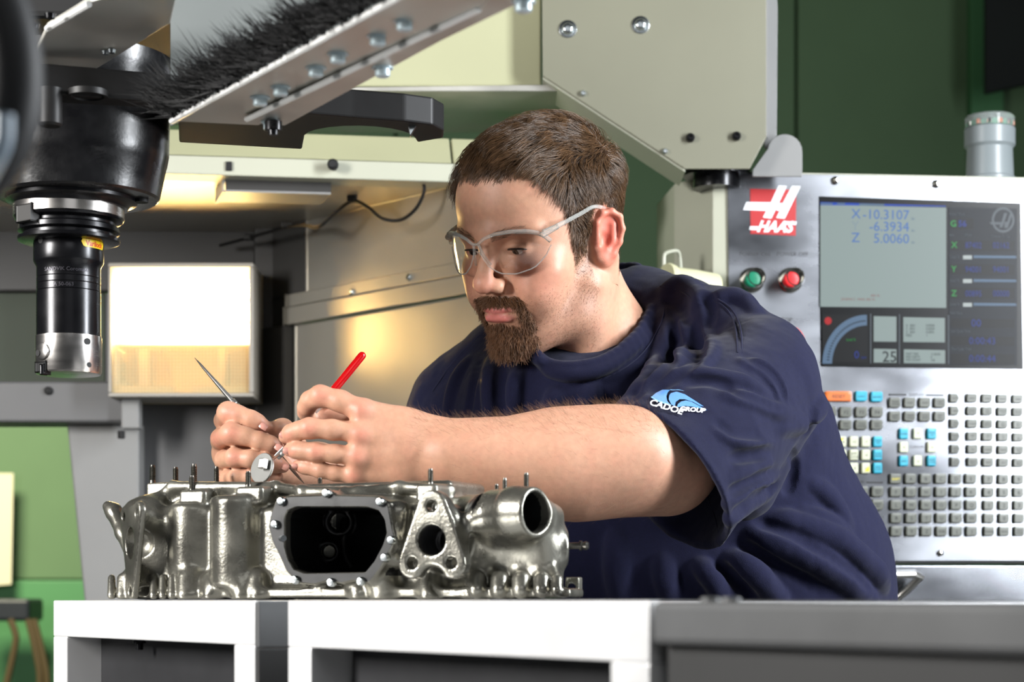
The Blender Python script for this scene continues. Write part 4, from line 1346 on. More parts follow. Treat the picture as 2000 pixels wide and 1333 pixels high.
# ---- beacon
bc = thing('warning_beacon', 'grey warning beacon with clear lens on top of the console', 'beacon', P(1933, 352, 3.06))
bx = P(1933, 352, 3.06)
mat('beacon_grey', srgb(118, 125, 127), 0.35)
mat('clear_plastic', (0.9, 0.95, 0.95, 1), 0.08, trans=0.85, ior=1.2)
mat('circuit_green', srgb(30, 120, 80), 0.4)
mat('copper', srgb(190, 120, 90), 0.4, 0.5)
pr = lambda pts: [(S(352 - y, 3.06), S(r, 3.06)) for y, r in pts]
MB().lathe(bx, (0, 0, 1), pr([(358, 50), (350, 50), (347, 46), (292, 44), (289, 46), (286, 49), (254, 49), (252, 47)]), 40).build('base', 'beacon_grey', bc)
MB().lathe(bx, (0, 0, 1), pr([(251, 47.5), (232, 48), (228, 45), (226, 30)]), 40).build('lens', 'clear_plastic', bc)
MB().lathe(bx, (0, 0, 1), pr([(251, 42), (240, 42), (239, 30)]), 24).build('circuit', 'circuit_green', bc)
for k in range(6):
    a = math.radians(-160 + k * 28)
    MB().lathe(bx + Vector((math.cos(a) * S(43, 3.06), math.sin(a) * S(43, 3.06), S(352 - 249, 3.06))), (0, 0, 1), [(0, 0.004), (0.006, 0.004), (0.008, 0.002)], 8).build('led', 'copper' if k % 2 else 'chrome', bc)

# ---- pendant handwheel hooked on the console's side
hw = thing('handwheel_pendant', 'cream drum and wire hook hung on the console side behind his shoulder', 'handwheel', P(1330, 560, 2.93))
mat('cream_plastic', srgb(205, 203, 165), 0.4)
ctr = P(1300, 545, 2.90); axd = Vector((0.75, 0.45, -0.05)).normalized()
MB().lathe(ctr, axd, [(0, S(18, 2.9)), (0.0, S(30, 2.9)), (0.004, S(32, 2.9)), (0.012, S(29, 2.9)), (0.012, S(26, 2.9)), (0.05, S(28, 2.9)), (0.088, S(27, 2.9))], 32).build('drum', 'cream_plastic', hw)
MB().tube(smooth_line([P(1297, 525, 2.92), P(1297, 502, 2.92), P(1302, 494, 2.925), P(1318, 490, 2.94), P(1325, 493, 2.945), P(1328, 505, 2.95), P(1330, 530, 2.95)], 4), S(3.6, 2.9), 8).build('hook', 'cream_side', hw)
flush_text()
# ---------------------------------------------------------------- the engine casting on the fixture
mat('cast_alu', srgb(132, 130, 121), 0.28, 0.80, noise=0.28, nscale=22, bump=0.12, bscale=420, rnoise=0.14)
mat('cavity_shade', srgb(16, 16, 17), 0.4, 0.2, noise=0.3, nscale=40)
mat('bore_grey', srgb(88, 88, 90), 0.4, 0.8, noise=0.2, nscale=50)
mat('gasket_dark', srgb(14, 14, 14), 0.42, 0.0, noise=0.3, nscale=60, rnoise=0.1)
mat('flange_face', srgb(150, 143, 132), 0.42, 1.0, noise=0.1, nscale=60, rnoise=0.08)
mat('stud_steel', srgb(120, 118, 112), 0.32, 1.0, noise=0.2, nscale=80)
HO = P(240, HY, 1.93)
hu = P(1100, HY, 1.74) - HO
hu.z = 0; hu.normalize()
hn = Vector((hu.y, -hu.x, 0))                 # towards the viewer
up = Vector((0, 0, 1))
HR = np.array([[hu.x, hn.x, 0], [hu.y, hn.y, 0], [0, 0, 1]])
def H(px, py, off=0.0):
    return on_plane(px, py, HO, hn, off)
def hs(n, px):                                 # pixels to metres at a column of the casting
    return S(n, H(px, HY).y)
def U(px, off=0.0):                            # coordinate along the casting of a column
    return (H(px, HY, off) - HO).dot(hu)
def Z(px, py, off=0.0):
    return H(px, py, off).z - CZ
ct = thing('engine_casting', 'bare aluminium engine casting with studs, ports and an oval opening, standing on the frames', 'casting', H(660, HY, -0.08))
cs = Sdf()
def hbox(px0, px1, py0, py1, o0, o1, r=0.006, k=0.008, op='+', pref=None):
    pm = (px0 + px1) / 2
    a = H(px0, py0, o1); b = H(px1, py1, o1)
    ua, ub = (a - HO).dot(hu), (b - HO).dot(hu)
    za, zb2 = H(pm, py0, o1).z, H(pm, py1, o1).z
    c = HO + hu * ((ua + ub) / 2) + hn * ((o0 + o1) / 2)
    c.z = (za + zb2) / 2
    cs.box(c, (abs(ub - ua) / 2, abs(o1 - o0) / 2, abs(za - zb2) / 2), HR, r, op, k)
# base flange and body
hbox(212, 1000, 1150, 1168, -0.122, 0.000, 0.003, 0.004)
hbox(900, 1112, 1150, 1168, -0.035, 0.000, 0.003, 0.004)
hbox(250, 950, 985, 1160, -0.115, -0.016, 0.010, 0.012)
hbox(880, 1078, 985, 1160, -0.050, -0.016, 0.010, 0.012)
hbox(330, 880, 945, 1010, -0.112, -0.035, 0.005, 0.010)
hbox(285, 345, 943, 1000, -0.115, -0.065, 0.002, 0.003)
cs.cap(H(300, 985, -0.03), H(338, 952, -0.04), 0.006, 0.006, k=0.008)
cs.cap(H(262, 1000, -0.012), H(300, 985, -0.03), 0.010, 0.007, k=0.01)
# upper rim lips
cs.chain([H(338, 951, -0.036), H(540, 952, -0.036), H(590, 960, -0.02), H(700, 962, -0.02), H(780, 952, -0.03), H(880, 958, -0.03)], [0.005] * 6, k=0.006)
# vertical bosses at the left
cs.cyl(H(376, 985, -0.026), H(376, 1150, -0.026), hs(46, 376), None, 0.006, k=0.010)
cs.cyl(H(462, 970, -0.016), H(462, 1150, -0.016), hs(52, 462), None, 0.006, k=0.008)
cs.cyl(H(322, 1010, -0.02), H(318, 1150, -0.02), hs(26, 322), None, 0.006, k=0.010)
# pads that carry studs
hbox(348, 400, 957, 985, -0.045, -0.015, 0.004, 0.005)
hbox(458, 512, 950, 985, -0.040, -0.008, 0.004, 0.005)
hbox(810, 852, 945, 985, -0.030, 0.004, 0.004, 0.005)
# left fins and lumps along the base
for fx in (218, 236, 300, 318, 336, 356):
    cs.cap(H(fx, 1130, -0.004), H(fx, 1164, 0.004), 0.0036, 0.0042, k=0.003)
for (fx, y_, r) in ((258, 1140, 0.008), (372, 1142, 0.011), (412, 1144, 0.009), (474, 1140, 0.011), (505, 1140, 0.008), (700, 1146, 0.008), (748, 1136, 0.013), (838, 1146, 0.010)):
    cs.cap(H(fx, y_ - 8, -0.010), H(fx, 1164, -0.002), r, r * 0.9, k=0.008)
# row of rounded lobes at the right
for (fx, r) in ((932, 19), (976, 19), (1018, 19), (1058, 17), (1088, 12)):
    q = hs(r, fx)
    cs.cap(H(fx, 1134, -0.004), H(fx, 1153, 0.001), q, q * 0.95, k=0.0025)
    cs.cap(H(fx - 8, 1115, -0.022), H(fx, 1132, -0.014), q * 0.7, q * 0.8, k=0.006)
# ear at the far left
cs.chain([H(211, 990, -0.05), H(222, 1000, -0.05), H(240, 1042, -0.04), H(252, 1075, -0.03)], [0.0055, 0.008, 0.007, 0.006], k=0.005)
# frame of the oval opening
def P2(pts, off):
    return [((H(a, b, off) - HO).dot(hu), H(a, b, off).z - CZ) for a, b in pts]
fo = [(527, 1000), (536, 978), (560, 968), (628, 966), (640, 956), (656, 966), (735, 968), (760, 982), (768, 1030), (775, 1055), (762, 1078), (745, 1112), (722, 1142), (690, 1136), (668, 1142), (640, 1136), (612, 1144), (578, 1140), (556, 1116), (545, 1090), (530, 1060), (522, 1030)]
fi = [(556, 1012), (562, 998), (578, 991), (715, 991), (738, 998), (750, 1016), (754, 1042), (746, 1066), (730, 1096), (712, 1118), (595, 1120), (574, 1112), (562, 1092), (556, 1070)]
cs.poly(P2(fo, 0.012), HO, hu, up, -0.05, 0.012, 0.004, k=0.008)
cs.poly(P2(fi, 0.012), HO, hu, up, -0.095, 0.03, 0.006, '-', k=0.003)
# bosses inside the opening
cs.cyl(H(663, 1020, -0.09), H(661, 1020, -0.045), hs(29, 660), None, 0.002, k=0.004)
cs.cyl(H(663, 1020, -0.09), H(661, 1020, -0.03), hs(21, 660), None, 0.001, '-', k=0.001)
cs.cyl(H(643, 1078, -0.09), H(641, 1078, -0.055), hs(22, 640), None, 0.002, k=0.004)
cs.cyl(H(643, 1078, -0.09), H(641, 1078, -0.04), hs(15, 640), None, 0.001, '-', k=0.001)
# lug right of the opening
cs.cap(H(782, 1000, -0.004), H(776, 1090, -0.004), 0.010, 0.010, k=0.008)
# triangular flange facing the viewer
def tri(cen, ex, n, w, h, t, hole, cut):
    """rounded triangular flange with three bolt holes around a port; cen = port centre"""
    ey = up
    r = 0.0142
    tp = cen + ey * h[0]; bl = cen - ex * w - ey * h[1]; brr = cen + ex * w - ey * h[1]
    cs.cap(cen - n * 0.035, cen - n * 0.026, hole * 1.7, hole * 1.6, k=0.006)
    pts = []
    for (c, a0, a1) in ((tp, 155, 25), (brr, 20, -110), (bl, -70, -200)):
        for i in range(6):
            a = math.radians(a0 + (a1 - a0) * i / 5)
            v = (c - cen) + ex * (r * math.cos(a)) + ey * (r * math.sin(a))
            pts.append((v.dot(ex), v.dot(ey)))
    # shallow waist below
    cs.poly(pts, cen, ex, ey, -0.008, t, 0.0018, k=0.002)
    cs.cyl(cen - ey * (h[1] + 0.016) - n * 0.02, cen - ey * (h[1] + 0.016) + n * (t + 0.01), 0.013, None, 0, '-', 0.004)
    if cut:
        cs.cyl(cen - n * 0.03, cen + n * 0.02, hole, None, 0, '-', 0.001)
        cs.cyl(cen - n * 0.05, cen - n * 0.005, hole * 0.70, None, 0, '-', 0.001)
    for c in (tp, bl, brr):
        cs.cyl(c - n * 0.02, c + n * 0.02, 0.0052, None, 0, '-', 0.0008)
    return tp, bl, brr
tcen = H(848, 1056, 0.020)
hbox(812, 885, 985, 1110, -0.02, 0.010, 0.012, 0.012)
tri(tcen, hu, hn, hs(42, 848), (hs(66, 848), hs(44, 848)), 0.006, hs(29, 848), True)
# the left flange, turned towards the left
ang = math.radians(36)
n_l = (hn * math.cos(ang) - hu * math.sin(ang)).normalized()
e_l = Vector((-n_l.y, n_l.x, 0))
if e_l.dot(hu) < 0: e_l = -e_l
lcen = H(269, 1062, 0.004)
cs.cap(H(290, 1010, -0.02), H(285, 1140, -0.02), 0.020, 0.018, k=0.01)
tp = []
for (dx, dz, r, a0, a1) in ((0.019, 0.030, 0.010, 130, -20), (0.0, -0.048, 0.008, -20, -160), (-0.019, 0.026, 0.010, 200, 50)):
    for i in range(6):
        a = math.radians(a0 + (a1 - a0) * i / 5)
        tp.append((dx + r * math.cos(a), dz + r * math.sin(a)))
sgn = 1 if e_l.cross(up).dot(n_l) > 0 else -1
cs.poly(tp, lcen, e_l, up, 0.001, 0.008, 0.0015, k=0.003)
cs.ell(lcen + n_l * 0.003, (0.0125, 0.018, 0.0160), np.array([[e_l.x, n_l.x, 0], [e_l.y, n_l.y, 0], [0, 0, 1]]), '-', 0.001)
for (dx, dz) in ((0.019, 0.028), (-0.019, 0.026), (0.0, -0.046)):
    c = lcen + e_l * dx + up * dz
    cs.cyl(c - n_l * 0.02, c + n_l * 0.02, 0.0045, None, 0, '-', 0.0008)
# right: port boss facing right-front
hbox(880, 1000, 968, 1120, -0.08, -0.020, 0.014, 0.012)
hbox(960, 1068, 990, 1120, -0.055, -0.020, 0.014, 0.012)
n_r = (hn * 0.22 + hu * 0.975).normalized()
rc = H(1026, 1002, 0.004)
cs.cap(rc - n_r * 0.034, rc - n_r * 0.010, hs(44, 1026), hs(50, 1026), k=0.03)
cs.cyl(rc - n_r * 0.016, rc + n_r * 0.012, hs(50, 1026), hs(50, 1026), 0.003, k=0.006)
cs.cyl(rc - n_r * 0.045, rc + n_r * 0.03, hs(40, 1026), None, 0.001, '-', 0.002)
# right: end boss
ec = H(1050, 1070, -0.03)
e_a = (hu * 0.97 - hn * 0.20).normalized()
cs.cyl(ec, H(1106, 1070, -0.045), hs(34, 1080), None, 0.003, k=0.010)
cs.cyl(H(1098, 1070, -0.04), H(1125, 1070, -0.052), hs(20, 1080), None, 0.001, '-', 0.001)
# tab
hbox(1103, 1130, 1128, 1167, -0.06, -0.05, 0.001, 0.002)
cs.cyl(H(1117, 1148, -0.07), H(1117, 1148, -0.03), 0.0035, None, 0, '-', 0.0005)
cs.half((0, 0, CZ + 0.0006), (0, 0, -1), '-', 0.0005)
v, q = cs.mesh(0.0014)
me = np_mesh('casting', v - np.array(ct.location), q)
co = link('casting_body', me, 'cast_alu', ct)
me.materials.append(MATS['cavity_shade'])
# inside the opening, the darkness of its depth is painted as a near-black material
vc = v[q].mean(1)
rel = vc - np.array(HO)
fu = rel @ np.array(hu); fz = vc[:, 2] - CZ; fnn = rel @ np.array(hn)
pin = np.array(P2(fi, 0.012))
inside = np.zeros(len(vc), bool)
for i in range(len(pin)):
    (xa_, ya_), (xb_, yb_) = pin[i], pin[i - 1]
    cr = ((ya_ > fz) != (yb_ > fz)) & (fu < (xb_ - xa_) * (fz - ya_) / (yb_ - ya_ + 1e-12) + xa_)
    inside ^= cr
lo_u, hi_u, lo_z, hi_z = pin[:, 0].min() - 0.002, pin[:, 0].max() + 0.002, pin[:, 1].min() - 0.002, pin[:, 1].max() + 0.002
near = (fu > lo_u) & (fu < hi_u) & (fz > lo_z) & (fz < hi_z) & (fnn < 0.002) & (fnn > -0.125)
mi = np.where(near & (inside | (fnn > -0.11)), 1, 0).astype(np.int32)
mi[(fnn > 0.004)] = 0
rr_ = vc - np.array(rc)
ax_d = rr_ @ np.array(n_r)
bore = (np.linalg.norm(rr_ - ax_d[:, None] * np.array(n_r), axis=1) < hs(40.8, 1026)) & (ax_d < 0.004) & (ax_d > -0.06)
mi[bore] = 1  # port bore gets the same painted shade
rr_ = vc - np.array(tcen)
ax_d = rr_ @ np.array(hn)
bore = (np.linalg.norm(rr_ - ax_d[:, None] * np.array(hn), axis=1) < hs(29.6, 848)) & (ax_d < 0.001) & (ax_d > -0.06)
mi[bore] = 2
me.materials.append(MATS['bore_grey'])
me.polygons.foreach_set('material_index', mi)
me.shade_smooth()

# dark sealing face around the opening, a thin ring
def ring(name, po, pi, off, m):
    # resample both outlines by angle round the centre
    c = np.array((650.0, 1055.0))
    def rs(pts, n=72):
        pts = np.array(pts + pts[:1], dtype=float)
        seg = np.linalg.norm(np.diff(pts, axis=0), axis=1); s_ = np.concatenate([[0], np.cumsum(seg)])
        return s_, pts
    n = 96
    out = []
    for pts in (po, pi):
        P_ = np.array(pts, dtype=float)
        ring_ = []
        for i in range(n):
            a = 2 * math.pi * i / n
            dv = np.array((math.cos(a), math.sin(a)))
            best = None
            for j in range(len(P_)):
                p1, p2 = P_[j] - c, P_[(j + 1) % len(P_)] - c
                e = p2 - p1
                den = dv[0] * e[1] - dv[1] * e[0]
                if abs(den) < 1e-9: continue
                t_ = (p1[0] * e[1] - p1[1] * e[0]) / den
                s_ = (p1[0] * dv[1] - p1[1] * dv[0]) / den
                if t_ > 0 and -1e-6 <= s_ <= 1 + 1e-6:
                    best = t_ if best is None else max(best, t_)
            ring_.append(c + dv * best)
        out.append(ring_)
    b = MB()
    v = [H(x_, y_, off) for x_, y_ in out[0]] + [H(x_, y_, off) for x_, y_ in out[1]]
    b.add(v, [(i, (i + 1) % n, n + (i + 1) % n, n + i) for i in range(n)])
    w = [H(x_, y_, off - 0.001) for x_, y_ in out[0]]
    return b.build(name, m, ct)
cx0, cy0 = 648, 1055
fo2 = [(cx0 + (a - cx0) * 0.965, cy0 + (b - cy0) * 0.955) for a, b in fo]
fi2 = [(cx0 + (a - cx0) * 1.02, cy0 + (b - cy0) * 1.03) for a, b in fi]
ring('seal_face', fo2, fi2, 0.0128, 'gasket_dark')
# cavity darkness is painted on the casting's own faces above
# studs
def stud(px, y0, y1, off, r=4.2):
    a, b = H(px, y1 + 4, off), H(px, y0, off)
    rr = hs(r, px)
    L = (b - a).length
    pr = [(0, rr)]
    n = 9
    for i in range(n):
        t_ = L * (0.25 + 0.7 * i / n)
        pr += [(t_, rr), (t_ + L * 0.03, rr * 0.86)]
    pr += [(L, rr * 0.7)]
    MB().lathe(a, (b - a), pr, 12).build('stud', 'stud_steel', ct)
for (px, y0, y1, off, r) in ((298, 909, 945, -0.095, 6.5), (343, 913, 945, -0.095, 6), (379, 907, 948, -0.085, 6.5), (375, 930, 960, -0.03, 6), (423, 912, 948, -0.085, 5.5), (485, 921, 952, -0.022, 6),
                             (841, 916, 948, -0.012, 5.5), (869, 944, 972, -0.06, 4), (886, 944, 972, -0.06, 4), (970, 946, 972, -0.07, 4.5), (986, 934, 972, -0.06, 5), (1028, 924, 958, -0.045, 5.5), (625, 934, 955, -0.09, 5)):
    stud(px, y0, y1, off, r)
for (px, py) in ((553, 980), (641, 964), (746, 981), (768, 1056), (708, 1136), (650, 1138), (580, 1133), (755, 1090), (541, 1025)):
    p = H(px, py, 0.0115)
    MB().lathe(p, hn, [(0, 0.0042), (0.004, 0.0042), (0.006, 0.003), (0.0062, 0.0005)], 14).build('flange_bolt', 'zinc', ct)
p = H(549, 1053, 0.010)
MB().tube([p, p + hn * 0.012 + hu * 0.010], 0.0028, 10).build('locating_pin', 'zinc', ct)
a = H(1098, 1067, -0.042)
MB().lathe(a, e_a, [(0, 0.003), (0.016, 0.003), (0.016, 0.0045), (0.018, 0.0045), (0.0185, 0.003), (0.022, 0.004), (0.024, 0.003)], 12).build('end_stud', 'stud_steel', ct)
# ---------------------------------------------------------------- the man: one continuous body, modelled as blended volumes
mat('skin', (0.6, 0.4, 0.3, 1), 0.46, attr='col', noise=0.07, nscale=160, bump=0.10, bscale=900, sss=0.12, spec=0.45)
mat('hair_brown', srgb(90, 66, 44), 0.34, spec=0.6, noise=0.5, nscale=70)
mat('arm_hair_brown', srgb(120, 88, 62), 0.5)
mat('beard_brown', srgb(104, 72, 48), 0.45, spec=0.4, noise=0.3, nscale=120)
mat('navy_cotton', srgb(16, 18, 45), 0.85, sheen=0.08, noise=0.10, nscale=300, bump=0.35, bscale=1400, spec=0.2)
mat('eye_white', srgb(215, 205, 198), 0.25)
mat('iris', srgb(66, 52, 40), 0.2)
mat('lash', srgb(26, 18, 14), 0.6)
mat('pupil', srgb(6, 6, 6), 0.1)

HS = 0.97                                   # head scale
yaw, pit, rol = math.radians(42.5), math.radians(19.5), math.radians(-6.0)
_l = Vector((math.cos(yaw), -math.sin(yaw), 0)); _f = Vector((-math.sin(yaw), -math.cos(yaw), 0)); _u = Vector((0, 0, 1))
f2 = _f * math.cos(pit) - _u * math.sin(pit); u2 = _u * math.cos(pit) + _f * math.sin(pit)
l3 = _l * math.cos(rol) + u2 * math.sin(rol); u3 = u2 * math.cos(rol) - _l * math.sin(rol)
HT = Vector((0.0352, 2.2155, CZ + 0.4000))
HRm = np.array([[l3.x, f2.x, u3.x], [l3.y, f2.y, u3.y], [l3.z, f2.z, u3.z]])
def hd(l, f, u):
    return HT + l3 * (l * HS) + f2 * (f * HS) + u3 * (u * HS)
def hloc(p):
    return (np.asarray(p) - np.array(HT)) @ HRm / HS

bd = Sdf()
def he(c, r, op='+', k=0.012, R=None):
    r = r if hasattr(r, '__len__') else (r, r, r)
    bd.ell(hd(*c), [x * HS for x in r], HRm if R is None else HRm @ R, op, k)
def hc(a, b, ra, rb=None, op='+', k=0.008, n=None, sq=1.0):
    bd.cap(hd(*a), hd(*b), ra * HS, (ra if rb is None else rb) * HS, op, k, n, sq)
def rx(a):
    c, s = math.cos(math.radians(a)), math.sin(math.radians(a))
    return np.array([[1, 0, 0], [0, c, -s], [0, s, c]])
def rz(a):
    c, s = math.cos(math.radians(a)), math.sin(math.radians(a))
    return np.array([[c, -s, 0], [s, c, 0], [0, 0, 1]])
def ry(a):
    c, s = math.cos(math.radians(a)), math.sin(math.radians(a))
    return np.array([[c, 0, s], [0, 1, 0], [-s, 0, c]])
# skull
he((0, -0.012, 0.045), (0.079, 0.104, 0.086), k=0.0)
he((0, 0.040, 0.052), (0.066, 0.056, 0.056), k=0.03)
he((0, 0.040, -0.020), (0.066, 0.052, 0.072), k=0.03)          # mid face
he((0, 0.048, -0.075), (0.050, 0.040, 0.036), k=0.025)         # muzzle
for s in (1, -1):
    hc((s * 0.058, 0.006, -0.050), (s * 0.048, 0.020, -0.082), 0.019, 0.017, k=0.02)     # jaw angle
    hc((s * 0.048, 0.020, -0.082), (s * 0.012, 0.072, -0.104), 0.017, 0.017, k=0.02)     # jaw line
    he((s * 0.045, 0.062, -0.022), (0.024, 0.020, 0.018), k=0.018)                       # cheek bone
    he((s * 0.038, 0.070, -0.045), (0.020, 0.020, 0.022), k=0.018)                       # cheek
    hc((s * 0.010, 0.092, 0.027), (s * 0.050, 0.074, 0.025), 0.0085, 0.008, k=0.012)     # brow
    he((s * 0.033, 0.104, 0.008), (0.019, 0.017, 0.013), '-', 0.010)                     # socket
    # eyelids over the ball, the opening a slit under a lowered upper lid
    he((s * 0.032, 0.0765, 0.008), (0.0155, 0.0145, 0.0135), k=0.004)
he((0, 0.080, -0.101), (0.017, 0.017, 0.016), k=0.014)          # chin
he((0, 0.092, 0.022), (0.012, 0.010, 0.016), k=0.012)
# nose
hc((0, 0.093, 0.016), (0, 0.111, -0.022), 0.0070, 0.0098, k=0.010)
he((0, 0.1135, -0.027), (0.0115, 0.0105, 0.0100), k=0.007)
for s in (1, -1):
    he((s * 0.0125, 0.101, -0.031), (0.0080, 0.0115, 0.0082), k=0.006)
    he((s * 0.0065, 0.106, -0.0405), (0.0036, 0.0058, 0.0040), '-', 0.002)
    hc((s * 0.018, 0.096, -0.034), (s * 0.030, 0.086, -0.056), 0.002, 0.002, '-', 0.008)  # fold beside the mouth
he((0, 0.076, -0.060), (0.030, 0.025, 0.026), k=0.012)          # mouth mound
# lips
hc((0.0, 0.1000, -0.0590), (0.013, 0.0970, -0.0585), 0.0034, 0.0032, k=0.003)
hc((0.013, 0.0975, -0.0580), (0.025, 0.0875, -0.0625), 0.0040, 0.0022, k=0.003)
hc((0.0, 0.1000, -0.0590), (-0.013, 0.0970, -0.0585), 0.0034, 0.0032, k=0.003)
hc((-0.013, 0.0975, -0.0580), (-0.025, 0.0875, -0.0625), 0.0040, 0.0022, k=0.003)
hc((-0.013, 0.0960, -0.0685), (0.013, 0.0960, -0.0685), 0.0050, 0.0050, k=0.003)
hc((0.013, 0.0960, -0.0685), (0.023, 0.0880, -0.0650), 0.0048, 0.0025, k=0.003)
hc((-0.013, 0.0960, -0.0685), (-0.023, 0.0880, -0.0650), 0.0048, 0.0025, k=0.003)
hc((0.0, 0.1045, -0.0630), (0.014, 0.1010, -0.0630), 0.0012, 0.0012, '-', 0.0022)
hc((0.014, 0.1010, -0.0630), (0.027, 0.0900, -0.0645), 0.0012, 0.0010, '-', 0.0022)
hc((0.0, 0.1045, -0.0630), (-0.014, 0.1010, -0.0630), 0.0012, 0.0012, '-', 0.0022)
hc((-0.014, 0.1010, -0.0630), (-0.027, 0.0900, -0.0645), 0.0012, 0.0010, '-', 0.0022)
hc((-0.012, 0.099, -0.080), (0.012, 0.099, -0.080), 0.004, 0.004, '-', 0.008)
# eye slits
for s in (1, -1):
    he((s * 0.0325, 0.094, 0.0040), (0.0150, 0.0110, 0.0046), '-', 0.0012, R=ry(s * 4))
    hc((s * 0.021, 0.0925, 0.0125), (s * 0.044, 0.0865, 0.0115), 0.0010, 0.0010, '-', 0.0030)   # lid fold
# ears
for s in (1, -1):
    RE = rz(s * 24) @ rx(13)
    def ep(a, b, t=0.0, s=s, RE=RE):
        """ear plane: a forward, b up, t outwards"""
        v = RE @ np.array([s * t, a, b])
        return (s * 0.0790 + v[0] * 0.93, -0.012 + v[1] * 0.93, -0.002 + v[2] * 0.93)
    he(ep(-0.002, 0.003), (0.0060, 0.0180, 0.0310), k=0.006, R=RE)
    rim = [ep(0.012, 0.004, 0.003), ep(0.014, 0.017, 0.004), ep(0.008, 0.029, 0.005), ep(-0.004, 0.032, 0.006), ep(-0.015, 0.026, 0.007), ep(-0.019, 0.012, 0.008), ep(-0.017, -0.004, 0.007), ep(-0.010, -0.018, 0.005), ep(0.000, -0.027, 0.003), ep(0.007, -0.024, 0.002)]
    he(ep(0.001, 0.008, 0.0085), (0.0050, 0.0100, 0.0170), '-', 0.004, R=RE)
    for i in range(len(rim) - 1):
        hc(rim[i], rim[i + 1], 0.0034, 0.0034, k=0.003)
    he(ep(0.002, -0.021, 0.002), (0.0052, 0.0085, 0.0085), k=0.005, R=RE)
    hc(ep(-0.008, 0.016, 0.003), ep(-0.009, -0.004, 0.004), 0.0030, 0.0030, k=0.004)
    hc(ep(-0.009, -0.004, 0.004), ep(-0.001, -0.013, 0.004), 0.0030, 0.0032, k=0.004)
    he(ep(0.003, -0.002, 0.006), (0.0052, 0.0062, 0.0085), '-', 0.003, R=RE)
    he(ep(0.0115, -0.002, 0.003), (0.0036, 0.0036, 0.0060), k=0.004, R=RE)
NHEAD0 = len(bd.pr)
# neck
bd.cap(hd(0, -0.026, -0.030), P(1168, 700, 2.30), 0.056, 0.062, k=0.03)
bd.cap(hd(0.03, 0.0, -0.07), P(1130, 700, 2.235), 0.020, 0.018, k=0.03)      # throat
bd.cap(hd(0.055, -0.03, -0.03), P(1150, 715, 2.22), 0.014, 0.012, k=0.03)     # neck muscle
NHEAD = len(bd.pr)
NECKI = list(range(NHEAD0, NHEAD))
# chest core and shoulders under the shirt
bd.cap(P(1168, 700, 2.30), P(1190, 760, 2.33), 0.062, 0.05, k=0.04)
bd.cap(P(1168, 740, 2.36), P(1460, 745, 2.24), 0.040, 0.030, k=0.04)
bd.cap(P(1168, 740, 2.36), P(930, 800, 2.42), 0.040, 0.030, k=0.04)
def pc(pts, k=0.02, op='+', n=None, sq=1.0):
    """chain of (px, py, depth, radius in px)"""
    V = [P(a, b, c) for a, b, c, r in pts]; R_ = [S(r, c) for a, b, c, r in pts]
    bd.chain(V, R_, op, k, n, sq)
# his left arm (near the viewer)
pc([(1462, 745, 2.22, 52), (1400, 830, 2.12, 72), (1300, 905, 2.04, 90), (1215, 905, 2.01, 91), (1125, 907, 1.99, 98), (1060, 905, 1.98, 86), (985, 903, 1.97, 68), (925, 893, 1.965, 57), (872, 887, 1.96, 53)], 0.03)
bd.ell(P(1225, 888, 1.985), (0.050, 0.040, 0.040), None, '+', 0.03)
bd.ell(P(1272, 922, 1.915), (0.012, 0.012, 0.020), None, '-', 0.03)
# his right arm, behind
pc([(930, 800, 2.40, 72), (840, 900, 2.36, 62), (790, 930, 2.30, 56), (700, 918, 2.22, 42), (620, 908, 2.15, 36), (560, 900, 2.11, 34)], 0.02)

# ---- his left hand
K = 0.007
pc([(872, 887, 1.96, 50), (800, 875, 1.965, 56), (745, 868, 1.968, 62)], 0.02, n=(0.1, 1, 0.05), sq=0.50)
pc([(872, 862, 1.965, 28), (790, 838, 1.962, 30), (712, 806, 1.960, 27)], 0.014)
pc([(872, 890, 1.955, 28), (790, 866, 1.955, 26), (706, 848, 1.955, 24)], 0.014)
pc([(872, 905, 1.958, 28), (790, 895, 1.958, 26), (700, 893, 1.957, 23)], 0.014)
pc([(872, 915, 1.962, 26), (790, 922, 1.965, 24), (695, 930, 1.965, 19)], 0.014)
# fingers: index arched over the handle, the others reaching left; each finger blended by itself, then joined to the palm
def finger(*segs, k=0.0022):
    F = Sdf()
    for seg in segs:
        V = [P(a, b, c) for a, b, c, r in seg]; R_ = [S(r, c) for a, b, c, r in seg]
        F.chain(V, R_, '+', 0.005)
    bd.sub(F, '+', k)
finger([(712, 806, 1.960, 23), (665, 784, 1.958, 20.5), (626, 774, 1.962, 20.5)], [(626, 774, 1.962, 20.5), (606, 783, 1.970, 18), (599, 796, 1.978, 17)], [(599, 796, 1.978, 16.5), (597, 806, 1.988, 14.5), (601, 814, 1.998, 12.5)])
finger([(712, 846, 1.955, 21), (650, 840, 1.950, 19), (604, 837, 1.952, 19.5)], [(604, 837, 1.952, 19.5), (584, 841, 1.957, 16.5), (569, 847, 1.962, 16.5), (557, 854, 1.970, 13)])
finger([(708, 891, 1.957, 20), (655, 887, 1.952, 17), (616, 884, 1.953, 17.5)], [(616, 884, 1.953, 17.5), (594, 881, 1.956, 15.3), (580, 880, 1.959, 15.5), (565, 880, 1.966, 12.5)])
finger([(700, 930, 1.965, 17), (655, 925, 1.960, 14.5), (626, 919, 1.960, 15)], [(626, 919, 1.960, 15), (606, 914, 1.962, 13), (594, 912, 1.964, 13), (580, 910, 1.968, 10.5)])
# knuckles
for (a, b, c, r) in ((706, 802, 1.952, 15), (704, 850, 1.948, 15), (698, 893, 1.950, 14), (690, 930, 1.958, 11)):
    bd.ell(P(a, b, c), S(r, c), None, '+', 0.012)
# thumb behind
pc([(840, 860, 1.985, 34), (760, 838, 2.005, 30), (700, 822, 2.012, 24), (655, 812, 2.012, 21), (618, 818, 2.006, 17)], 0.008)

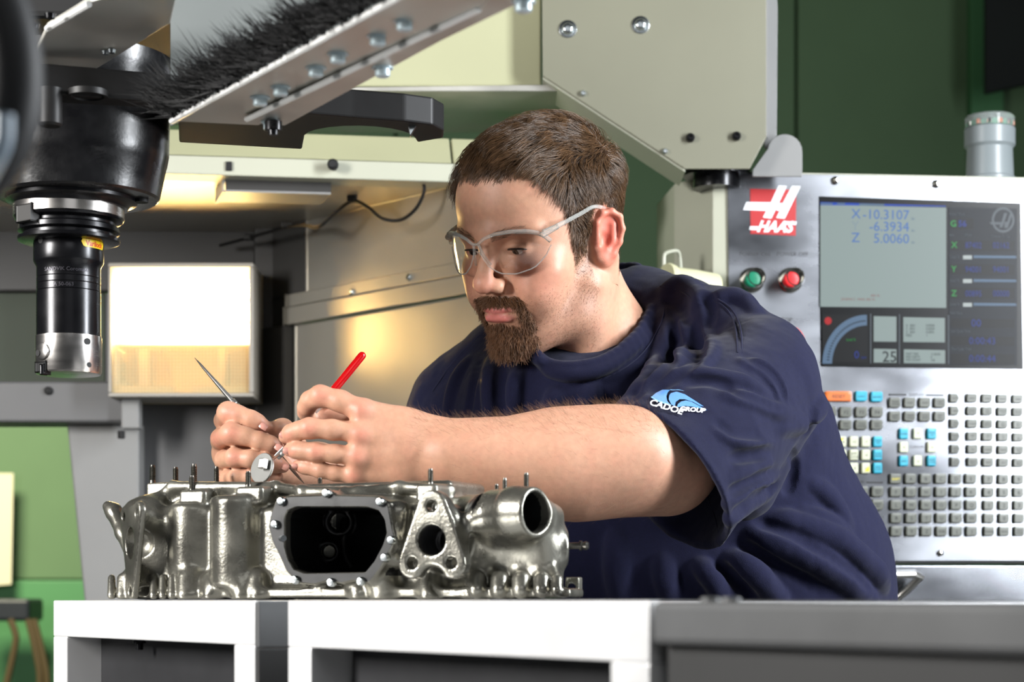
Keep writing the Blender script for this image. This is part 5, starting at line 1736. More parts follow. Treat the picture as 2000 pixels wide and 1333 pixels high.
# ---- his right hand (pen grip): knuckles at the left, fingers coming back to the right
pc([(560, 900, 2.11, 36), (500, 895, 2.105, 44), (455, 885, 2.095, 42)], 0.018)
pc([(500, 870, 2.10, 34), (447, 845, 2.085, 26)], 0.012)
pc([(500, 925, 2.10, 32), (452, 930, 2.08, 24)], 0.012)
pc([(470, 862, 2.055, 26), (475, 900, 2.05, 30), (480, 930, 2.05, 26)], 0.012)
pc([(530, 880, 2.06, 22), (540, 915, 2.07, 24)], 0.012)
finger([(450, 838, 2.082, 20), (438, 822, 2.050, 18.5), (446, 808, 2.020, 19.5)], [(446, 808, 2.020, 19.5), (468, 812, 2.012, 17), (490, 820, 2.010, 17)], [(490, 820, 2.010, 17), (504, 827, 2.011, 15.5), (514, 833, 2.013, 13)])
finger([(430, 863, 2.085, 19), (431, 857, 2.045, 18), (450, 849, 2.005, 19.5)], [(450, 849, 2.005, 19.5), (480, 853, 1.998, 17), (508, 862, 1.997, 17)], [(508, 862, 1.997, 17), (528, 868, 1.998, 15.5), (543, 875, 2.001, 13)])
finger([(436, 902, 2.080, 18), (438, 898, 2.040, 17), (458, 895, 2.000, 18)], [(458, 895, 2.000, 18), (490, 897, 1.995, 16.5), (518, 902, 1.998, 16)], [(518, 902, 1.998, 16), (540, 907, 2.004, 14.5), (553, 912, 2.010, 12.5)])
finger([(444, 936, 2.075, 17), (446, 935, 2.035, 16), (464, 933, 2.005, 16.5)], [(464, 933, 2.005, 16.5), (490, 933, 2.003, 15), (514, 933, 2.006, 14)], [(514, 933, 2.006, 14), (530, 932, 2.012, 13), (542, 931, 2.018, 11)])
for (a, b, c, r) in ((447, 806, 2.014, 14), (452, 847, 1.998, 14)):
    bd.ell(P(a, b, c), S(r, c), None, '+', 0.012)
# thumb
pc([(545, 905, 2.115, 30), (572, 872, 2.09, 24), (568, 850, 2.06, 20), (552, 840, 2.035, 19.5), (538, 838, 2.022, 15.5)], 0.008)
# heel of the hand resting
pc([(560, 920, 2.09, 30), (640, 930, 2.14, 34)], 0.015)

v, q = bd.mesh(0.0015, region=(np.array([-1, 1.7, CZ - 0.05]), np.array([1, 2.7, 2.2])))
n_ = vnormals(v, q)
me = np_mesh('person', v, q)

# ---- skin tones
L_ = hloc(v)
l_, f_, u_ = L_[:, 0], L_[:, 1], L_[:, 2]
base = np.array(srgb(194, 148, 122)[:3]); red = np.array(srgb(212, 126, 110)[:3]); lip = np.array(srgb(192, 108, 104)[:3]); ear_glow_red = np.array(srgb(226, 104, 88)[:3])
hairc = np.array(srgb(58, 40, 27)[:3]); stub = np.array(srgb(150, 112, 92)[:3])
col = np.tile(base, (len(v), 1))
def mixc(w, c):
    global col
    w = np.clip(w, 0, 1)[:, None]
    col = col * (1 - w) + c * w
def blob(c, r):
    d = np.sqrt((((L_ - np.array(c)) / np.array(r)) ** 2).sum(1))
    return np.clip(1.3 - d, 0, 1)
sstep = lambda x, a, b: np.clip((x - a) / (b - a), 0, 1) ** 2 * (3 - 2 * np.clip((x - a) / (b - a), 0, 1))
head = (np.abs(l_) < 0.11) & (np.abs(f_) < 0.14) & (u_ > -0.14) & (u_ < 0.16)
hw = head.astype(float)
mot = vnoise(v * 90, 3) * 0.6 + vnoise(v * 220, 4) * 0.4
mixc(0.25 * (mot - 0.3), red)
mixc(0.5 * blob((0, 0.114, -0.028), (0.015, 0.014, 0.014)) * hw, red)
for s in (1, -1):
    mixc(0.35 * blob((s * 0.045, 0.07, -0.03), (0.03, 0.03, 0.03)) * hw, red)
    mixc(0.75 * blob((s * 0.087, -0.012, 0.002), (0.016, 0.026, 0.04)) * hw, ear_glow_red)  # ear flush, with backlight glow mixed into the colour
# beard shadow on the jaw
st = sstep(-u_, 0.035, 0.07) * sstep(f_, -0.005, 0.02) * hw * sstep(u_, -0.135, -0.11)
mixc(0.55 * st * (0.6 + 0.5 * vnoise(v * 900, 9)), stub)
# lips
lips = np.maximum(np.clip(1.25 - np.sqrt((l_ / 0.021) ** 2 + ((u_ + 0.0590) / 0.0042) ** 2), 0, 1), np.clip(1.25 - np.sqrt((l_ / 0.020) ** 2 + ((u_ + 0.0685) / 0.0056) ** 2), 0, 1))
mixc(np.clip(lips * 2.2, 0, 1) * (f_ > 0.084) * hw * 0.85, lip)
# knuckles, finger tips
pxv = pix(v)
for (a, b, r) in ((704, 800, 26), (704, 850, 26), (698, 893, 24), (690, 930, 22), (603, 838, 22), (617, 884, 20), (627, 772, 24), (447, 806, 24), (420, 858, 22), (452, 847, 22), (460, 894, 20), (560, 850, 16), (565, 882, 16), (580, 912, 14), (516, 834, 16), (546, 876, 16), (556, 912, 16)):
    d = np.sqrt((pxv[:, 0] - a) ** 2 + (pxv[:, 1] - b) ** 2)
    mixc(0.45 * np.clip(1.1 - d / r, 0, 1) * (v[:, 1] < 2.06), red)
# hair roots on the scalp, brows
def hair_mask(l_, f_, u_):
    hl = np.interp(f_, [-0.12, -0.035, -0.028, 0.004, 0.009, 0.030, 0.040, 0.056, 0.072, 0.11], [-0.052, -0.045, 0.026, 0.026, -0.040, -0.036, 0.028, 0.062, 0.082, 0.084])
    wig = 0.0015 * np.sin(l_ * 190) + 0.001 * np.sin(l_ * 420 + 1)
    return u_ - hl - wig * (f_ > 0.05)
hm_ = hair_mask(l_, f_, u_)
earz = (np.abs(l_) > 0.0775) & (f_ > -0.045) & (f_ < 0.012) & (u_ < 0.036)
sbw = 1 - 0.62 * sstep(-u_, -0.012, 0.022) * (f_ > 0.0)
mixc(sstep(hm_, -0.004, 0.006) * hw * (~earz) * sbw, hairc)
def goatee(l_, f_, u_):
    """density of the moustache and chin beard"""
    al = np.abs(l_)
    mous = np.clip(1.35 - np.sqrt(((al - 0.013) / 0.020) ** 2 + ((u_ + 0.0500 + 0.10 * np.maximum(al - 0.012, 0)) / 0.0062) ** 2), 0, 1) * (f_ > 0.075)
    side = np.clip(1.3 - np.sqrt(((al - 0.0315) / 0.0065) ** 2 + ((u_ + 0.071) / 0.021) ** 2), 0, 1) * (f_ > 0.06)
    chin = np.clip(1.35 - np.sqrt((al / 0.030) ** 2 + ((u_ + 0.095) / 0.016) ** 2), 0, 1) * (f_ > 0.058)
    soul = np.clip(1.3 - np.sqrt((al / 0.006) ** 2 + ((u_ + 0.080) / 0.007) ** 2), 0, 1) * (f_ > 0.08) * 0.7
    m = np.maximum(np.maximum(mous, side), np.maximum(chin, soul))
    return m
gm = goatee(l_, f_, u_) * hw * (1 - np.clip(lips * 2, 0, 1))
mixc(sstep(gm, 0.05, 0.6) * 0.8, hairc)
brow = np.zeros(len(v))
for s in (1, -1):
    t = np.clip((s * l_ - 0.012) / 0.038, -0.2, 1.2)
    cu = 0.0225 + 0.005 * np.sin(np.clip(t, 0, 1) * 2.2)
    b_ = np.clip(1.3 - np.abs(u_ - cu) / 0.0048, 0, 1) * ((t > 0) & (t < 1)) * (f_ > 0.06)
    brow = np.maximum(brow, b_)
mixc(brow * 0.35 * hw, hairc)
# nails
nail = np.array(srgb(232, 176, 160)[:3])
color_attr(me, col)
person = link('person', me, 'skin')
me.shade_smooth()
tag(person, 'man in a navy T-shirt and clear safety glasses leaning over the engine casting, looking down', 'person')

# ---- eyes
gaze_t = P(520, 900, 2.0)
for s in (1, -1):
    c = hd(s * 0.032, 0.0752, 0.0075)
    g = (gaze_t - c).normalized()
    r = 0.0128 * HS
    e = MB().lathe(c, g, [(-r * math.cos(a * math.pi / 14), r * math.sin(a * math.pi / 14) + 1e-5) for a in range(15)], 20).build('eye', 'eye_white', person)
    def capd(a0, a1, lift):
        return [(r * math.cos(math.radians(a)) + lift, r * math.sin(math.radians(a)) + 1e-5) for a in np.linspace(a0, a1, 5)]
    MB().lathe(c, g, capd(27, 1, 0.0002), 20).build('iris', 'iris', e)
    MB().lathe(c, g, capd(12, 1, 0.0004), 16).build('pupil', 'pupil', e)

for s in (1, -1):
    arc_ = []
    for l in np.linspace(0.0195, 0.0455, 12):
        x_ = (l - 0.0325) / 0.0150
        u = 0.0040 + 0.0046 * math.sqrt(max(0, 1 - x_ * x_)) - 0.0006
        f = 0.0765 + 0.0147 * math.sqrt(max(0.02, 1 - ((l - 0.032) / 0.0155) ** 2 - ((u - 0.008) / 0.0135) ** 2))
        arc_.append(hd(s * l, f + 0.0006, u))
    MB().tube(arc_, [0.0004] + [0.0009] * 10 + [0.0005], 6).build('eyelashes', 'lash', person)

# ---- nails: thin curved plates on the finger tips that show
def nail_plate(a, b, d, ang, w, h, tilt):
    c = P(a, b, d)
    t = Vector((math.cos(math.radians(ang)), 0, -math.sin(math.radians(ang))))
    nn = Vector((0, -1, 0)) + Vector((tilt[0], 0, tilt[1])); nn = (nn - t * nn.dot(t)).normalized()
    s_ = t.cross(nn)
    vv = []; ff = []
    nu, nv = 8, 6
    for i in range(nu + 1):
        for j in range(nv + 1):
            x = -1 + 2 * i / nu; y = -1 + 2 * j / nv
            wx = 1 - 0.25 * max(0, -x) ** 2 - 0.18 * max(0, x) ** 3
            vv.append(c + t * (x * S(w, d)) + s_ * (y * wx * S(h, d)) - nn * (0.0016 * y * y + 0.0008 * x * x))
    for i in range(nu):
        for j in range(nv):
            k = i * (nv + 1) + j
            ff.append((k, k + 1, k + nv + 2, k + nv + 1))
    b_ = MB(); b_.add(vv, ff, True)
    b_.build('fingernail', 'nail', person)
mat('nail', srgb(206, 150, 136), 0.30, spec=0.5, coat=0.2)
nail_plate(515, 832, 2.0005, 32, 8, 7.0, (0.1, 0.5))
nail_plate(545, 874, 1.9885, 32, 8.5, 7.0, (0.15, 0.35))
nail_plate(555, 911, 1.9985, 22, 8, 6.5, (0.2, 0.15))
nail_plate(552, 852, 1.959, 205, 8, 6.0, (-0.8, 0.1))
nail_plate(560, 881, 1.955, 185, 8, 6.5, (-0.6, 0.0))
nail_plate(576, 911, 1.958, 190, 7, 5.5, (-0.5, 0.0))
# ---------------------------------------------------------------- T-shirt
sh = Sdf()
def sc_(pts, k=0.04, op='+'):
    V = [P(a, b, c) for a, b, c, r in pts]; R_ = [S(r, c) for a, b, c, r in pts]
    sh.chain(V, R_, op, k)
# yoke and far shoulder
sc_([(1150, 640, 2.36, 78), (1245, 600, 2.36, 66), (1330, 622, 2.31, 70), (1405, 652, 2.25, 78), (1488, 712, 2.19, 96)], 0.03)
sc_([(1150, 690, 2.36, 90), (990, 705, 2.38, 64), (895, 795, 2.41, 84), (860, 870, 2.38, 72)], 0.03)
# chest, flank, waist
sh.ell(P(1180, 900, 2.37), (0.215, 0.145, 0.19), None, '+', 0.05)
sh.ell(P(1120, 800, 2.285), (0.125, 0.105, 0.085), None, '+', 0.04)
sc_([(1050, 752, 2.225, 34), (1120, 766, 2.205, 38), (1195, 752, 2.215, 38), (1265, 705, 2.25, 38), (1308, 640, 2.31, 38), (1296, 585, 2.36, 34)], 0.03)
sc_([(1420, 760, 2.28, 120), (1455, 860, 2.30, 158), (1470, 980, 2.33, 165), (1515, 1110, 2.36, 192), (1545, 1230, 2.38, 200)], 0.05)
sh.ell(P(1340, 1130, 2.36), (0.22, 0.15, 0.16), None, '+', 0.06)
sc_([(1350, 1130, 2.40, 260), (1400, 1400, 2.45, 270)], 0.06)
# near sleeve: loose cone, cut at the hem, hollow
hc_ = P(1306, 934, 2.035); sS = P(1478, 728, 2.16)
n_h = Vector((-0.74, -0.36, -0.57)).normalized()
axs = (sS - hc_)
SL = Sdf()
SL.cap(hc_ + n_h * 0.03, sS, 0.094, 0.056, k=0.0)
SL.cap(hc_ + axs * 0.35, P(1500, 770, 2.14), 0.084, 0.055, k=0.03)
SL.cyl(hc_ + n_h * 0.002, hc_ + n_h * 0.17, 0.14, 0.14, 0, '-', 0.003)
SL.cap(hc_ + n_h * 0.035, hc_ + axs * 0.42, 0.0905, 0.052, '-', 0.004)
sh.cap(P(1505, 800, 2.16), P(1450, 950, 2.16), S(92, 2.1), S(70, 2.1), k=0.04)
sh.sub(SL, '+', 0.016)
BASE = sh
def march(px, py, field, t0=1.7, t1=2.75):
    px = np.asarray(px, dtype=float); py = np.asarray(py, dtype=float)
    r = np.stack([(px - 1000) / FPX, np.ones_like(px), (HY - py) / FPX], 1)
    t = np.full(len(px), t0)
    o = np.array([0, 0, CZ])
    for _ in range(45):
        d = BASE.ev((o + r * t[:, None]).astype(f4))
        t = np.clip(t + d * 0.9, t0, t1)
    if field is not BASE:
        t = t - 0.016
        for _ in range(14):
            d = np.minimum(field.ev((o + r * t[:, None]).astype(f4), 0.012), 0.01)
            t = t + d * 0.8
    return (o + r * t[:, None])
def dense(pts, step=20.0):
    out = []
    for (a, b) in zip(pts[:-1], pts[1:]):
        n = max(1, int(math.hypot(b[0] - a[0], b[1] - a[1]) / step))
        for i in range(n):
            out.append((a[0] + (b[0] - a[0]) * i / n, a[1] + (b[1] - a[1]) * i / n))
    out.append(pts[-1])
    return out
def smooth2(pts, n=6):
    return [(p.x, p.y) for p in smooth_line([Vector((a, b, 0)) for a, b in pts], n)]
FOLDS = []
def ridge(pts, r, h, k=0.008):
    FOLDS.append(('+', smooth2(pts), r, h, k))
def crease(pts, r, h, k=0.007):
    FOLDS.append(('-', smooth2(pts), r, h, k))
# flank folds running down to the right
ridge([(1500, 1012), (1560, 1026), (1640, 1062), (1700, 1110), (1735, 1150)], 22, 0.017)
ridge([(1462, 1040), (1530, 1066), (1620, 1112), (1715, 1185)], 26, 0.019)
ridge([(1424, 1086), (1470, 1118), (1530, 1180)], 21, 0.016)
ridge([(1362, 1102), (1392, 1130), (1420, 1180)], 18, 0.013)
ridge([(1290, 1090), (1300, 1130), (1310, 1180)], 20, 0.008)
ridge([(1200, 1040), (1205, 1100), (1205, 1180)], 24, 0.008)
crease([(1480, 1020), (1560, 1050), (1660, 1110), (1700, 1150)], 10, 0.010)
crease([(1445, 1060), (1500, 1092), (1600, 1155)], 10, 0.010)
crease([(1400, 1100), (1440, 1135), (1470, 1175)], 9, 0.008)
ridge([(1585, 940), (1625, 975), (1660, 1030)], 16, 0.007)
ridge([(1560, 1000), (1620, 1020), (1668, 1060)], 12, 0.006)
# back of the sleeve
ridge([(1446, 706), (1490, 722), (1520, 758), (1530, 800)], 13, 0.006)
crease([(1455, 694), (1500, 718), (1528, 750), (1536, 785)], 6, 0.004)
ridge([(1520, 838), (1560, 828), (1592, 806), (1604, 785)], 16, 0.009)
crease([(1588, 800), (1590, 822), (1578, 846)], 8, 0.009)
crease([(1545, 882), (1552, 905), (1546, 935), (1538, 962)], 8, 0.009)
ridge([(1410, 772), (1460, 782), (1520, 806), (1565, 815)], 13, 0.006)
ridge([(1235, 766), (1300, 742), (1380, 732), (1450, 746), (1500, 770)], 11, 0.006)
crease([(1330, 748), (1400, 750), (1460, 770), (1530, 800)], 7, 0.005)
ridge([(1400, 842), (1450, 862), (1510, 868)], 14, 0.005)
crease([(1400, 826), (1440, 842), (1490, 850)], 9, 0.006)
crease([(1420, 895), (1465, 890), (1510, 880)], 8, 0.004)
ridge([(1420, 940), (1460, 920), (1510, 905)], 13, 0.005)
ridge([(1428, 985), (1465, 958), (1520, 930)], 13, 0.006)
crease([(1425, 962), (1465, 940), (1515, 918)], 8, 0.005)
ridge([(1425, 1020), (1458, 990), (1510, 958)], 12, 0.006)
crease([(1432, 1005), (1465, 978), (1512, 948)], 8, 0.005)
# chest folds drawn towards the armpit
ridge([(1290, 610), (1305, 660), (1268, 730), (1212, 795)], 15, 0.008)
ridge([(1335, 620), (1340, 680), (1298, 735), (1246, 785)], 14, 0.008)
ridge([(1375, 640), (1388, 690), (1350, 730), (1296, 765)], 12, 0.006)
crease([(1318, 640), (1318, 690), (1282, 735), (1232, 788)], 9, 0.008)
crease([(1362, 640), (1366, 690), (1325, 732), (1275, 770)], 8, 0.007)
ridge([(1290, 568), (1325, 556), (1352, 566), (1375, 590)], 15, 0.007)
ridge([(1400, 580), (1428, 578), (1458, 592), (1480, 612)], 14, 0.007)
crease([(1378, 572), (1388, 600), (1386, 640)], 9, 0.008)
crease([(1300, 585), (1330, 600), (1345, 630)], 8, 0.005)
ridge([(962, 690), (956, 750), (958, 840)], 15, 0.008)
ridge([(1012, 715), (1006, 765), (1002, 840)], 13, 0.008)
ridge([(914, 700), (890, 750), (868, 825)], 14, 0.007)
ridge([(1085, 765), (1078, 805), (1070, 850)], 16, 0.006)
crease([(985, 700), (980, 760), (982, 835)], 10, 0.008)
crease([(936, 700), (922, 760), (912, 830)], 9, 0.007)
ridge([(1160, 750), (1145, 800), (1120, 850)], 16, 0.006)
def place(f, field):
    op, pts, r, h, k = f
    dp = dense(pts)
    w = march([a for a, b in dp], [b for a, b in dp], field)
    g = BASE.grad(w, 0.002)
    n = len(dp)
    V = []; R_ = []
    for i in range(n):
        t = i / max(1, n - 1)
        e = math.sin(math.pi * min(1, max(0, t))) ** 0.6
        rr = S(r, w[i][1])
        hh_ = h * (0.15 + 0.85 * e)
        if op == '-': hh_ = min(hh_, 0.75 * rr) * (0.3 + 0.7 * e)
        c = Vector(w[i]) + Vector(g[i].astype(float)) * ((hh_ - rr) if op == '+' else (rr - hh_))
        V.append(c); R_.append(rr * (0.6 + 0.4 * e))
    return V, R_, op, k
SH2 = Sdf()
SH2.pr = list(BASE.pr)
done = [place(f, BASE) for f in FOLDS if f[0] == '+']
for V, R_, op, k in done:
    SH2.chain(V, R_, op, k)
done = [place(f, SH2) for f in FOLDS if f[0] == '-']
for V, R_, op, k in done:
    SH2.chain(V, R_, op, k)
# neck hole
SH2.cap(hd(0, -0.02, -0.02), P(1152, 660, 2.29), 0.064, 0.068, '-', 0.010)
# collar band
col_pts = [(1048, 690, 2.195), (1072, 710, 2.18), (1120, 717, 2.17), (1180, 702, 2.178), (1236, 660, 2.212), (1270, 606, 2.27), (1278, 566, 2.32), (1258, 536, 2.37), (1228, 522, 2.40), (1150, 530, 2.43), (1050, 590, 2.40), (1008, 645, 2.29), (1022, 675, 2.22), (1048, 690, 2.18)]
cl_ = smooth_line([P(a, b, c) for a, b, c in col_pts], 5)
SH2.chain(cl_, [0.0050] * len(cl_), '+', 0.004)
SH2.chain([p + Vector((0.004, -0.002, -0.009)) for p in cl_], [0.0050] * len(cl_), '+', 0.006)
v, q = SH2.mesh(0.0023, coarse=BASE, extra=0.022, region=(np.array([-1, 1.7, CZ - 0.12]), np.array([1, 2.75, 2.2])))
n_ = vnormals(v, q)
wr = (vnoise(v * np.array([46, 46, 30]), 11) - 0.5) * 0.0030 + (vnoise(v * np.array([120, 120, 90]), 12) - 0.5) * 0.0009
v2 = v + n_ * wr[:, None]
me = np_mesh('t_shirt', v2, q)
shirt = link('t_shirt', me, 'navy_cotton', person)
tag(shirt, 'navy blue cotton T-shirt with a small sleeve emblem')
# seams as fine cords following the cloth
def seam(pts, r=0.0011, name='seam', lift=0.0002, m='navy_cotton', step=8):
    dp = dense(smooth2(pts), step)
    w = march([a for a, b in dp], [b for a, b in dp], SH2)
    g = SH2.grad(w, 0.002, 0.008)
    V = [Vector(a) + Vector(b.astype(float)) * lift for a, b in zip(w, g)]
    return MB().tube(V, r, 6).build(name, m, shirt)
mat('navy_thread', srgb(22, 24, 52), 0.8)
seam([(1392, 585), (1420, 606), (1436, 640), (1440, 690)])
seam([(1402, 584), (1429, 604), (1446, 640), (1449, 690)], 0.0008, m='navy_thread')
seam([(1290, 560), (1330, 570), (1360, 590), (1395, 615)])
seam([(1075, 745), (1130, 748), (1190, 735), (1250, 695), (1290, 635), (1300, 580)], 0.0009, m='navy_thread')
seam([(1268, 824), (1318, 866), (1362, 930), (1392, 1000), (1404, 1040)], 0.0009, 'hem_stitch', m='navy_thread')
seam([(938, 655), (890, 702), (845, 765)], 0.0008, m='navy_thread')

# ---- embroidered emblem on the sleeve
mat('thread_blue', srgb(70, 140, 215), 0.55, sheen=0.4, bump=0.5, bscale=1500)
mat('thread_pale', srgb(130, 190, 240), 0.55, sheen=0.4)
mat('thread_white', srgb(236, 238, 242), 0.6, sheen=0.3)
def ez(x, y): return (1180 + x / 6.664, 720 + y / 6.665)
def cloth_patch(name, outline, m, par, lift=0.0008):
    bm = bmesh.new()
    vs = [bm.verts.new((a, -b, 0)) for a, b in outline]
    bm.faces.new(vs)
    bmesh.ops.triangulate(bm, faces=bm.faces[:])
    for _ in range(3):
        bmesh.ops.subdivide_edges(bm, edges=[e for e in bm.edges if e.calc_length() > 3.0], cuts=1)
        bmesh.ops.triangulate(bm, faces=bm.faces[:])
    xy = np.array([(p.co.x, -p.co.y) for p in bm.verts])
    w = march(xy[:, 0], xy[:, 1], SH2)
    g = SH2.grad(w, 0.003, 0.008)
    base_ = np.array(world_loc(par))
    for p, a, b in zip(bm.verts, w, g):
        p.co = Vector(a + b * lift - base_)
    me = bpy.data.meshes.new(name)
    bm.normal_update(); bm.to_mesh(me); bm.free()
    return link(name, me, m, par)
em = cloth_patch('emblem', [ez(*p) for p in ((612, 404), (680, 345), (770, 305), (860, 294), (830, 330), (812, 390), (822, 450), (870, 515), (790, 492), (700, 458))], 'thread_blue', shirt, 0.0024)
for pts in (((870, 345), (940, 325), (1050, 360), (1160, 430), (1290, 515), (1240, 505), (1150, 455), (1050, 425), (980, 425), (930, 460), (915, 520), (870, 490), (842, 430), (848, 380)),
            ((945, 530), (955, 490), (1000, 455), (1060, 440), (1130, 455), (1230, 510), (1335, 565), (1250, 545), (1150, 520), (1050, 510))):
    cloth_patch('emblem_blade', [ez(*p) for p in pts], 'thread_blue', em, 0.0024)
for pts in (((612, 404), (700, 458), (790, 492), (870, 515), (868, 505), (792, 480), (705, 448), (625, 400)), ((860, 294), (960, 300), (1050, 325), (950, 306), (862, 300))):
    cloth_patch('emblem_edge', [ez(*p) for p in pts], 'thread_pale', em, 0.0030)
def cloth_text(body, size, x, y, ang, sx, m, shear=0.0):
    o = text_mesh('emblem_lettering', body, size, (0, 0, 0), (1, 0, 0), (0, 1, 0), m, None, 'LEFT', sx, shear, 0.5, 0, True)
    c, s = math.cos(math.radians(ang)), math.sin(math.radians(ang))
    xy = np.array([(x + p.co.x * c + p.co.y * s, y + p.co.x * s - p.co.y * c) for p in o.data.vertices])
    w = march(xy[:, 0], xy[:, 1], SH2); g = SH2.grad(w, 0.003, 0.008)
    base_ = np.array(world_loc(em))
    for p, a, b in zip(o.data.vertices, w, g):
        p.co = Vector(a + b * 0.0030 - base_)
    o.parent = em
cloth_text('CADOE', 17, *ez(592, 470), 17, 1.12, 'thread_white', 0.2)
cloth_text('GROUP', 11.5, *ez(975, 553), 4, 1.25, 'thread_white', 0.2)

# ---------------------------------------------------------------- trousers and boots (below the picture)
mat('trousers', srgb(40, 42, 48), 0.8)
mat('boots', srgb(24, 22, 20), 0.5)
tr = Sdf()
hipc = P(1420, 1300, 2.42)
fl_, fr_ = Vector((hipc.x + 0.12, 2.36, 0.09)), Vector((hipc.x - 0.16, 2.58, 0.09))
tr.ell(hipc, (0.18, 0.13, 0.13), None, '+', 0.05)
for ft, sd in ((fl_, 0.09), (fr_, -0.09)):
    kn = Vector((hipc.x + sd * 1.3, (hipc.y + ft.y) / 2 - 0.02, 0.52))
    tr.cap(hipc + Vector((sd, 0, -0.08)), kn, 0.095, 0.072, k=0.05)
    tr.cap(kn, ft + Vector((0, 0, 0.03)), 0.072, 0.060, k=0.03)
v, q = tr.mesh(0.008, 12)
link('trousers', np_mesh('trousers', v, q), 'trousers', person)
for ft in (fl_, fr_):
    bt = Sdf()
    bt.cap(ft + Vector((0, 0, 0.04)), ft + Vector((0, 0, -0.03)), 0.052, 0.050, k=0.02)
    bt.ell(ft + Vector((-0.05, -0.07, -0.045)), (0.055, 0.10, 0.045), np.array(Matrix.Rotation(0.6, 3, 'Z').transposed()).T, '+', 0.03)
    bt.half(Vector((0, 0, 0.002)), (0, 0, -1), '-', 0.002)
    bt.pr[-1] = (bt.pr[-1][0], A3((-9, -9, -9)), A3((9, 9, 9)), '-', 0.002)
    v, q = bt.mesh(0.006, 12)
    link('boot', np_mesh('boot', v, q), 'boots', person)
# ---------------------------------------------------------------- hair, beard: strands grown from the body
rng = np.random.default_rng(7)
def strands(name, roots, pts, rad, m, parent, label=None):
    """pts: (N, K, 3) world points"""
    N, K = pts.shape[:2]
    hc = bpy.data.hair_curves.new(name)
    hc.add_curves([K] * N)
    hc.points.foreach_set('position', pts.astype(np.float32).ravel())
    r = np.tile(np.linspace(1.0, 0.25, K), (N, 1)) * rad
    hc.points.foreach_set('radius', r.astype(np.float32).ravel())
    hc.materials.append(MATS[m])
    o = bpy.data.objects.new(name, hc)
    COL.objects.link(o)
    o.parent = parent
    if label: o['label'] = label
    return o
bv = np.empty(len(person.data.vertices) * 3, dtype=np.float32)
person.data.vertices.foreach_get('co', bv)
bv = bv.reshape(-1, 3).astype(float)
BL = hloc(bv)
hmask = (np.abs(BL[:, 0]) < 0.11) & (np.abs(BL[:, 1]) < 0.14) & (BL[:, 2] > -0.14) & (BL[:, 2] < 0.16)
HV = bv[hmask]; HL = BL[hmask]
HD = Sdf()
HD.pr = bd.pr[:NHEAD]
HS_ = Sdf(); HS_.pr = bd.pr[:4] + [bd.pr[i] for i in NECKI]
def grow(roots, flow, K, length, lift, curl=0.0, jit=0.25, HD=HD):
    """strands follow `flow` over the skin, rising to `lift` above it"""
    N = len(roots)
    p = roots.copy()
    out = [p.copy()]
    j = rng.normal(0, jit, (N, 3))
    st = (length / (K - 1))[:, None]
    for i in range(1, K):
        g = HD.grad(p).astype(float)
        d = flow(p) + j * (0.5 + 0.5 * i / K)
        d = d - g * (d * g).sum(1, keepdims=True)
        d /= np.linalg.norm(d, axis=1, keepdims=True) + 1e-9
        p = p + d * st
        dist = HD.ev(p).astype(float)
        tgt = lift * math.sin(min(1.0, i / (K - 1) * 1.15) * math.pi * 0.5)
        p = p + g * (tgt - dist)[:, None]
        out.append(p.copy())
    return np.stack(out, 1)
hmv = hair_mask(HL[:, 0], HL[:, 1], HL[:, 2])
ez_ = (np.abs(HL[:, 0]) > 0.0775) & (HL[:, 1] > -0.045) & (HL[:, 1] < 0.012) & (HL[:, 2] < 0.036)
cand = np.nonzero((hmv > 0.0) & ~ez_)[0]
N = 17000
ri = rng.choice(cand, N)
roots = HV[ri] + rng.normal(0, 0.0006, (N, 3)); rl = HL[ri]
l3n, f2n, u3n = np.array(l3), np.array(f2), np.array(u3)
def hflow(p):
    q = hloc(p)
    top = sstep(q[:, 2], 0.05, 0.10)
    n1 = (vnoise(p * 55, 21) - 0.5) + 0.5 * (vnoise(p * 120, 23) - 0.5); n2 = (vnoise(p * 55, 22) - 0.5) + 0.5 * (vnoise(p * 120, 24) - 0.5)
    fw = np.where(q[:, 1] > -0.05, 0.9, 0.3)
    side = np.sign(q[:, 0])
    dl = n1 * 1.1 - 0.35 * top
    df = fw * top + (1 - top) * np.where(q[:, 1] > 0.03, 0.15, -0.25) + n2 * 1.1
    du = -(1 - top) * 1.0 - 0.25 * top
    return dl[:, None] * l3n + df[:, None] * f2n + du[:, None] * u3n
topw = sstep(rl[:, 2], 0.045, 0.10)
edge = np.clip(hair_mask(rl[:, 0], rl[:, 1], rl[:, 2]) / 0.03, 0.12, 1)
length = (0.016 + 0.022 * topw) * (0.75 + 0.5 * rng.random(N)) * (0.35 + 0.65 * edge) * (1 - 0.66 * sstep(rl[:, 1], 0.035, 0.085)) * (1 - 0.55 * sstep(-rl[:, 2], -0.02, 0.02) * (rl[:, 1] > 0.0))
frw = sstep(rl[:, 1], 0.03, 0.085)
lift = (0.003 + 0.0085 * topw * (1 - 0.75 * frw)) * (1 - 0.5 * sstep(-rl[:, 2], -0.02, 0.02)) * (0.25 + 0.85 * rng.random(N)) * edge
pts = grow(roots, hflow, 7, length, lift, jit=0.10, HD=HS_)
hair = strands('hair', roots, pts, 0.00030, 'hair_brown', person, 'short brown hair')
